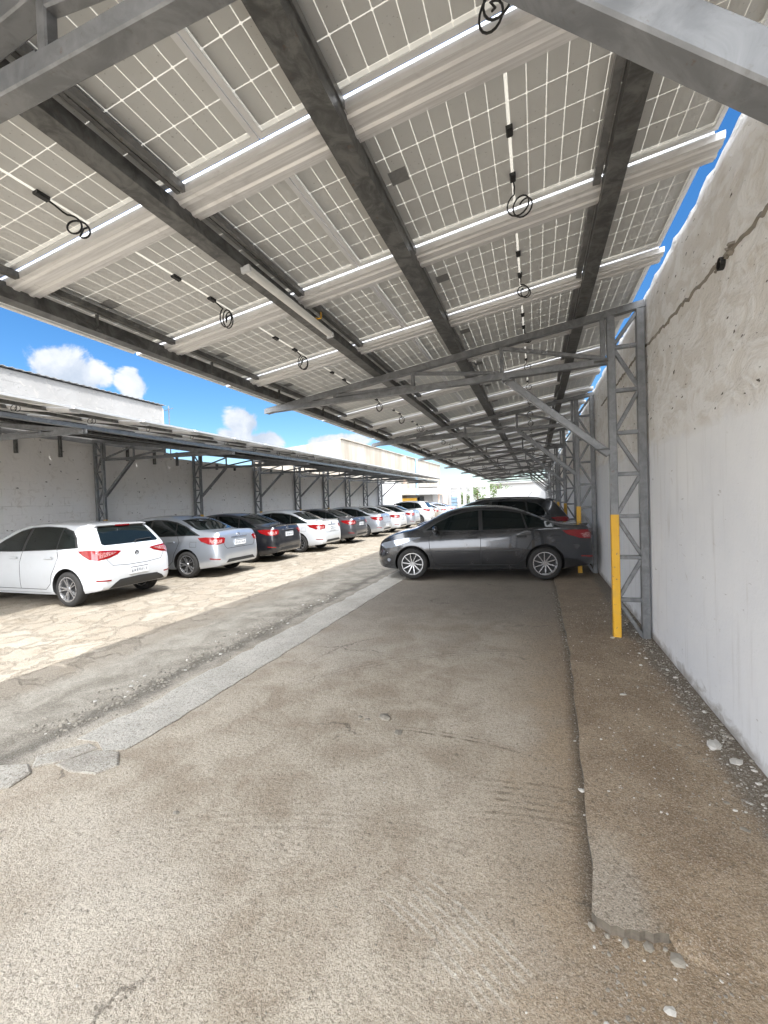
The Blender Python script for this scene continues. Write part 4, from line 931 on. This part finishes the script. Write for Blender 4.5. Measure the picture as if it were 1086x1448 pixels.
def make_car(name, loc, rot, kind, col, label, cat='car', group=None, spokes=10, wk='', extra=()):
    sp = {'sedan': SED, 'hatch': HAT, 'suv': SUV, 'estate': EST, 'sedan_b': SEDB}[kind]
    kx = sp.get('kx', 1.); kz = sp.get('kz', 1.)
    root = empty(name, loc, label, cat, group, (0, 0, rot))
    hm, bvh = hull(kind, sp); bmh = hm.copy(); bmh.materials[0] = M[col]; body = link('body', bmh, root)
    hat = kind in ('hatch', 'suv', 'estate')
    def S(p): return [(x * kx, z * kz) for x, z in p]
    def add(nm, poly, mode, mat, par=None, off=.004, sgn=1, step=.07, th=.012):
        me = patch(bvh, poly, mode, off, th, step, sgn); me.materials.append(M[mat]); return link(nm, me, par or root)
    wb, T, N, wr = sp['wb'], sp['tail'], sp['nose'], sp['wr']
    for sg in (1, -1):
        if hat:
            dlo = [(-.22, 1.03), (-.10, 1.21), (.05, 1.32), (.30, 1.385), (.8, 1.415), (1.2, 1.40), (1.5, 1.345), (1.85, 1.19), (2.22, .965), (1.4, .965), (.6, .99), (0, 1.015)]
            g1 = [(1.22, .985), (2.13, .982), (1.84, 1.155), (1.5, 1.32), (1.22, 1.375)]
            g2 = [(.30, 1.015), (1.14, .988), (1.14, 1.385), (.8, 1.395), (.36, 1.37)]
            g3 = [(-.16, 1.035), (.27, 1.018), (.31, 1.362), (.08, 1.31), (-.06, 1.205)]
            bp = 1.18; rq = .28
        else:
            dlo = [(-.38, 1.005), (-.12, 1.12), (.12, 1.23), (.40, 1.325), (.75, 1.385), (1.15, 1.40), (1.5, 1.37), (1.8, 1.30), (2.1, 1.165), (2.40, .985), (1.6, .965), (.8, .985), (0, 1.005)]
            g1 = [(1.24, .985), (2.30, 1.0), (2.06, 1.15), (1.78, 1.275), (1.5, 1.345), (1.24, 1.372)]
            g2 = [(.34, 1.012), (1.16, .99), (1.16, 1.374), (.78, 1.36), (.42, 1.30)]
            g3 = [(-.27, 1.025), (.30, 1.014), (.38, 1.285), (.14, 1.215), (-.1, 1.105)]
            bp = 1.20; rq = .32
        fr = add('window_surround', S(dlo), 'side', 'trim', None, .003, sg)
        for q in (g1, g2, g3): add('side_window', S(q), 'side', 'glass', fr, .0065, sg)
        # door gaps
        zl = .30
        seam1 = [(bp, .98), (bp + .01, .7), (bp + .01, zl)]
        seam2 = [(2.2, .955), (2.24, .8), (2.22, .55), (2.12, zl), (bp + .01, zl), (.52, zl), (.40, .40), (.36, .56), (.26, .72), (.20, .86), (.27, 1.0)]
        for q in (seam1, seam2): add('door_gap', S(ribbon(q, .009)), 'side', 'seam', None, .0015, sg, .05, .004)
        add('fuel_flap_gap', S(ribbon([(-.30, .74), (-.30, .86), (-.12, .86), (-.12, .74), (-.30, .74)], .006)), 'side', 'seam', None, .0012, sg, .06, .004)
        for hx in (.42, 1.36):
            hy = bvh.ray_cast(Vector((hx * kx, 3 * sg, .86 * kz)), Vector((0, -sg, 0)))[0].y
            mb = MB(); mb.bar((hx * kx - .09, hy + sg * .022, .862 * kz), (hx * kx + .10, hy + sg * .022, .858 * kz), .026, .042, (0, 0, 1), .008)
            for e in (-.075, .085): mb.box(hx * kx + e - .012, hx * kx + e + .012, min(hy - sg * .01, hy + sg * .02), max(hy - sg * .01, hy + sg * .02), .847 * kz, .873 * kz)
            mb.build('door_handle', M['trim' if col in ('car_grey', 'car_charcoal') else col], root)
        # mirror
        my = bvh.ray_cast(Vector((2.12 * kx, 3 * sg, .98 * kz)), Vector((0, -sg, 0)))[0].y
        mb = MB(); nu = 10; vs = []; fs = []
        for i in range(nu + 1):
            t = PI * i / nu
            for j in range(12):
                a = 2 * PI * j / 12
                vs.append((2.10 * kx + .065 * math.sin(t) * math.cos(a) + .01 * math.cos(t), my + sg * (.115 - .10 * math.cos(t)), 1.02 * kz + .075 * math.sin(t) * math.sin(a)))
        for i in range(nu):
            for j in range(12): fs.append((i * 12 + j, i * 12 + (j + 1) % 12, i * 12 + 12 + (j + 1) % 12, i * 12 + 12 + j))
        mb.add(vs, fs); mb.bar((2.13 * kx, my - sg * .03, .975 * kz), (2.11 * kx, my + sg * .08, .99 * kz), .05, .03)
        mb.build('side_mirror', M[col], root, None, 50)
        # dark sill and arch liner
        add('sill', S([(.42, .185), (2.18, .185), (2.18, .235), (.42, .24)]), 'side', 'trim' if hat else col, None, .006, sg)
        if hat: lamp = [(-.26, .935), (-.20, .88), (-.08, .835), (.08, .805), (.20, .825), (.31, .90), (.385, .975), (.25, .985), (0, .972), (-.2, .95)]; inn = [(-.19, .922), (-.10, .875), (.06, .84), (.08, .925), (-.05, .94)]
        else: lamp = [(-.25, .925), (-.22, .82), (-.04, .785), (.12, .80), (.27, .87), (.33, .95), (.18, .965), (0, .96), (-.2, .95)]; inn = [(-.17, .90), (-.15, .825), (.06, .81), (.10, .885), (0, .905)]
        sz = lambda q: [(u, z * kz) for u, z in q]
        lo = add('tail_lamp', sz(lamp), (-1, 42), 'red_lamp', None, .007, sg, .05)
        add('lamp_lens', sz(inn), (-1, 42), 'lamp_inner', lo, .0105, sg, .05, .004)
        hl = add('headlamp', sz([(-.30, .70), (-.10, .63), (.10, .665), (.36, .79), (.50, .865), (.30, .855), (0, .79), (-.2, .745)]), (1, 42), 'headlamp', None, .006, sg, .05)
        add('fog_lamp', sz([(-.02 + .035 * math.cos(a), .40 + .035 * math.sin(a)) for a in np.linspace(0, 2 * PI, 14)[:-1]]), (1, 45), 'headlamp', None, .01, sg, .05)
        add('reflector', sz([(-.10, .43), (.12, .45), (.12, .475), (-.10, .455)]), (-1, 40), 'red_lamp', None, .005, sg, .05)
        for wx in (0, wb):
            tm, rm, dm = wheel_meshes(wr, spokes, wk)
            ty = link('wheel', tm, root, (wx, sg * .745, wr))
            if sg < 0: ty.rotation_euler = (0, 0, PI)
            ty.rotation_euler.y = .3 * wx
            link('rim', rm, ty); link('brake_disc', dm, ty)
    # tail
    if hat:
        gl = [(-.56, 1.055), (.56, 1.055), (.60, 1.08), (.515, 1.33), (.47, 1.375), (0, 1.385), (-.47, 1.375), (-.515, 1.33), (-.60, 1.08)]
        rg = add('rear_window', [(u, z * kz) for u, z in gl], 'rear', 'glass', None, .004)
        p0 = bvh.ray_cast(Vector((-4, 0, 1.07 * kz)), Vector((1, 0, 0)))[0].x
        mb = MB(); mb.tube([(p0 - .012, -.05, 1.075 * kz), (p0 + .01, -.1, 1.10 * kz), (p0 + .01, -.44, 1.115 * kz)], .009, 6); mb.rock((p0 - .01, -.05, 1.07 * kz), .022); mb.build('wiper', M['trim'], rg)
        xs_ = bvh.ray_cast(Vector((-.26 * kx, 0, 4)), Vector((0, 0, -1)))[0]
        mb = MB(); mb.extrude([(xs_.x - .10, xs_.z - .012), (xs_.x + .02, xs_.z + .012), (xs_.x + .12, xs_.z + .016), (xs_.x + .12, xs_.z - .03), (xs_.x - .06, xs_.z - .035)], -.53, .53); sb = mb.build('spoiler', M[col], root, None, 50)
        mb = MB(); mb.box(xs_.x - .098, xs_.x - .075, -.15, .15, xs_.z - .034, xs_.z - .008); mb.build('brake_lamp', M['red_lamp'], sb)
        add('tailgate_gap', [(u, z * kz) for u, z in ribbon([(-.66, .93), (-.60, .80), (-.52, .70), (-.2, .675), (.2, .675), (.52, .70), (.60, .80), (.66, .93)], .009)], 'rear', 'seam', None, .0012, 1, .05, .004)
        add('rear_diffuser', [(-.60, .30), (.60, .30), (.52, .37), (.40, .435), (0, .45), (-.40, .435), (-.52, .37)], 'rear', 'trim', None, .008)
        zp = .565 * kz; ze = .875 * kz
    else:
        gl = [(-.60, 1.125), (.60, 1.125), (.62, 1.15), (.52, 1.37), (0, 1.40), (-.52, 1.37), (-.62, 1.15)]
        add('rear_window', gl, 'rear', 'glass', None, .004)
        add('boot_gap', ribbon([(-.64, 1.03), (-.62, .92), (-.56, .74), (-.5, .68), (.5, .68), (.56, .74), (.62, .92), (.64, 1.03)], .009), 'rear', 'seam', None, .0012, 1, .05, .004)
        mb = MB(); x0 = bvh.ray_cast(Vector((-4, 0, .935)), Vector((1, 0, 0)))[0].x; mb.bar((x0 - .008, -.30, .935), (x0 - .008, .30, .935), .02, .024); mb.build('chrome_bar', M['chrome'], root)
        add('rear_diffuser', [(-.55, .345), (.55, .345), (.46, .42), (-.46, .42)], 'rear', 'trim', None, .006)
        xs_ = bvh.ray_cast(Vector((T + .13, 0, 4)), Vector((0, 0, -1)))[0]
        if 'lip' in extra:
            mb = MB(); mb.extrude([(xs_.x - .05, xs_.z + .012), (xs_.x + .10, xs_.z + .006), (xs_.x + .12, xs_.z - .02), (xs_.x - .03, xs_.z - .03)], -.60, .60); mb.build('boot_lip', M[col], root, None, 50)
        zp = .80; ze = .985
        if 'lowplate' in extra: zp = .55
    xp = min(bvh.ray_cast(Vector((-4, 0, zp + e)), Vector((1, 0, 0)))[0].x for e in (-.06, .06))
    mb = MB(); mb.box(xp - .018, xp - .002, -.205, .205, zp - .068, zp + .068); pl = mb.build('number_plate', M['plate'], root)
    mb = MB(); rnd = random.Random(int(loc[1] * 10)); u = -.175
    for i in range(7):
        w_ = .034; z0, z1 = zp - .045, zp + .025
        for k in range(3):
            if rnd.random() < .8: mb.box(xp - .0195, xp - .0181, u + k * .013, u + k * .013 + .007, z0 + rnd.choice((0, .02)), z1 - rnd.choice((0, .02)))
        mb.box(xp - .0195, xp - .0181, u + .008, u + .013, z0 + .03 * rnd.random(), z0 + .01 + .03 * rnd.random() + .008); u += .052
    mb.box(xp - .0195, xp - .0181, -.19, .19, zp + .045, zp + .058)
    mb.build('plate_marks', M['plate_mark'], pl)
    xe = bvh.ray_cast(Vector((-4, 0, ze)), Vector((1, 0, 0)))[0].x
    mb = MB(); mb.lathe([(.030, -.006), (.045, -.006), (.045, .006), (.030, .006)], 28, 'y'); mb.box(-.034, .034, -.004, .004, -.006, .006)
    em = link('emblem', mb.mesh('emblem', M['chrome']), root, (xe - .006, 0, ze)); em.rotation_euler = (0, 0, PI / 2)
    # front
    add('front_lip', [(u, z) for u, z in [(-.50, .235), (.50, .235), (.46, .31), (-.46, .31)]], 'front', 'trim', None, .006)
    add('windscreen', [(u, z * kz) for u, z in [(-.63, 1.06), (.63, 1.06), (.53, 1.38), (0, 1.41), (-.53, 1.38)]], 'front', 'glass', None, .004)
    add('grille', [(u, z * kz) for u, z in [(-.42, .40), (.42, .40), (.48, .56), (.42, .62), (-.42, .62), (-.48, .56)]], 'front', 'trim', None, .006)
    for s in (-1, 1): MB()
    ra = bvh.ray_cast(Vector(((.25 if hat else .55) * kx, 0, 4)), Vector((0, 0, -1)))[0]
    mb = MB(); mb.tube([(ra.x, 0, ra.z - .005), (ra.x - .03, 0, ra.z + .04), (ra.x - .12, 0, ra.z + .16)] if hat else [(ra.x, 0, ra.z - .01), (ra.x - .02, 0, ra.z + .012), (ra.x - .09, 0, ra.z + .035)], .006, 6); mb.rock((ra.x, 0, ra.z), .025, flat=.5)
    mb.build('antenna', M['trim'], root)
    if 'moulding' in extra:
        for sg in (1, -1):
            for q in ([(.46, .585), (1.16, .585), (1.16, .615), (.48, .625)], [(1.24, .585), (2.12, .575), (2.10, .60), (1.24, .615)]): mo = add('side_moulding', q, 'side', col, None, .012, sg); add('moulding_lip', [(q[0][0], q[0][1] - .012), (q[1][0], q[1][1] - .012), (q[1][0], q[1][1] + .004), (q[0][0], q[0][1] + .004)], 'side', 'trim', mo, .0125, sg)
    if 'rails' in extra:
        for sg in (1, -1):
            pts = []
            for x in np.arange(-.1, 1.7, .15):
                h = bvh.ray_cast(Vector((x * kx, sg * .50, 4)), Vector((0, 0, -1)))[0]; pts.append((h.x, sg * .50, h.z + (.035 if 0 < x < 1.55 else .0)))
            MB().tube(pts, .014, 6).build('roof_rail', M['trim'], root, None, 60)
    return root
SEDB = dict(SED); SEDB['zt'] = [(x, z + (.035 if x < -.3 and z > .8 else .02 if x < 2.4 else 0)) for x, z in SED['zt']]; SEDB['zroof'] = 1.495; SEDB['zs'] = [(x, z + .01) for x, z in SED['zs']]
TURN = PI
LG = 'cars parked under the left canopy'
make_car('parked_car', (-7.80, 6.22, 0), TURN, 'hatch', 'car_white', 'white hatchback nearest the camera, its tail toward the aisle', 'car', LG, 10, 'pair')
make_car('parked_car', (-7.90, 9.10, 0), TURN, 'sedan_b', 'car_silver', 'blue tinted silver sedan parked right beside the white hatchback', 'car', LG, 10, 'pair')
make_car('parked_car', (-8.05, 11.65, 0), TURN, 'sedan', 'car_black', 'glossy black sedan between the silver sedan and a white sedan', 'car', LG, 10, '', ('lip',))
make_car('parked_car', (-7.80, 14.15, 0), TURN, 'sedan_b', 'car_white', 'white sedan parked next to the black sedan', 'car', LG, 10, 'twist', ('lip',))
make_car('parked_car', (-7.85, 17.0, 0), TURN, 'sedan', 'car_charcoal', 'charcoal sedan parked beyond the white sedan', 'car', LG, 10)
make_car('parked_car', (-7.80, 20.2, 0), TURN, 'sedan_b', 'car_silver', 'silver sedan parked beyond the charcoal sedan', 'car', LG, 10, '', ('lowplate',))
make_car('parked_car', (-7.75, 22.8, 0), TURN, 'sedan', 'car_white', 'pale sedan, fourth before the white tall car far down the row', 'car', LG, 10)
make_car('parked_car', (-7.8, 26.0, 0), TURN, 'sedan_b', 'car_silver', 'silver sedan just before the white tall car far down the row', 'car', LG, 10)
make_car('parked_car', (-7.7, 30.3, 0), TURN, 'suv', 'car_white', 'white tall car with a big rear window far down the left row', 'car', LG, 10)
make_car('parked_car', (-7.9, 33.4, 0), TURN, 'sedan', 'car_beige', 'champagne sedan just beyond the white tall car', 'car', LG, 10)
make_car('parked_car', (-7.9, 36.2, 0), TURN, 'sedan_b', 'car_white', 'white sedan, last but one in the left row', 'car', LG, 10)
make_car('parked_car', (-7.6, 39.2, 0), TURN, 'sedan', 'car_silver', 'pale silver sedan at the far end of the left row', 'car', LG, 10)
ra_ = PI + math.atan2(.30, 2.62)
d_ = Vector((math.cos(ra_), math.sin(ra_))); lf = Vector((-d_.y, d_.x))
c_ = Vector((.13, 9.03)) - lf * .80
make_car('parked_car', (c_.x, c_.y, .035), ra_, 'sedan', 'car_grey', 'graphite grey sedan parked across the right bays, seen from its side', 'car', 'cars parked under the right canopy', 10, 'twist', ('moulding', 'lip', 'lowplate'))
make_car('parked_car', (.05, 13.1, .035), ra_ - .04, 'estate', 'car_grey', 'dark tall estate car mostly hidden behind the graphite sedan', 'car', 'cars parked under the right canopy', 10, '', ('rails',))
for o in list(bpy.data.objects):
    if o.type == 'MESH' and o.users_collection == (): bpy.data.objects.remove(o)
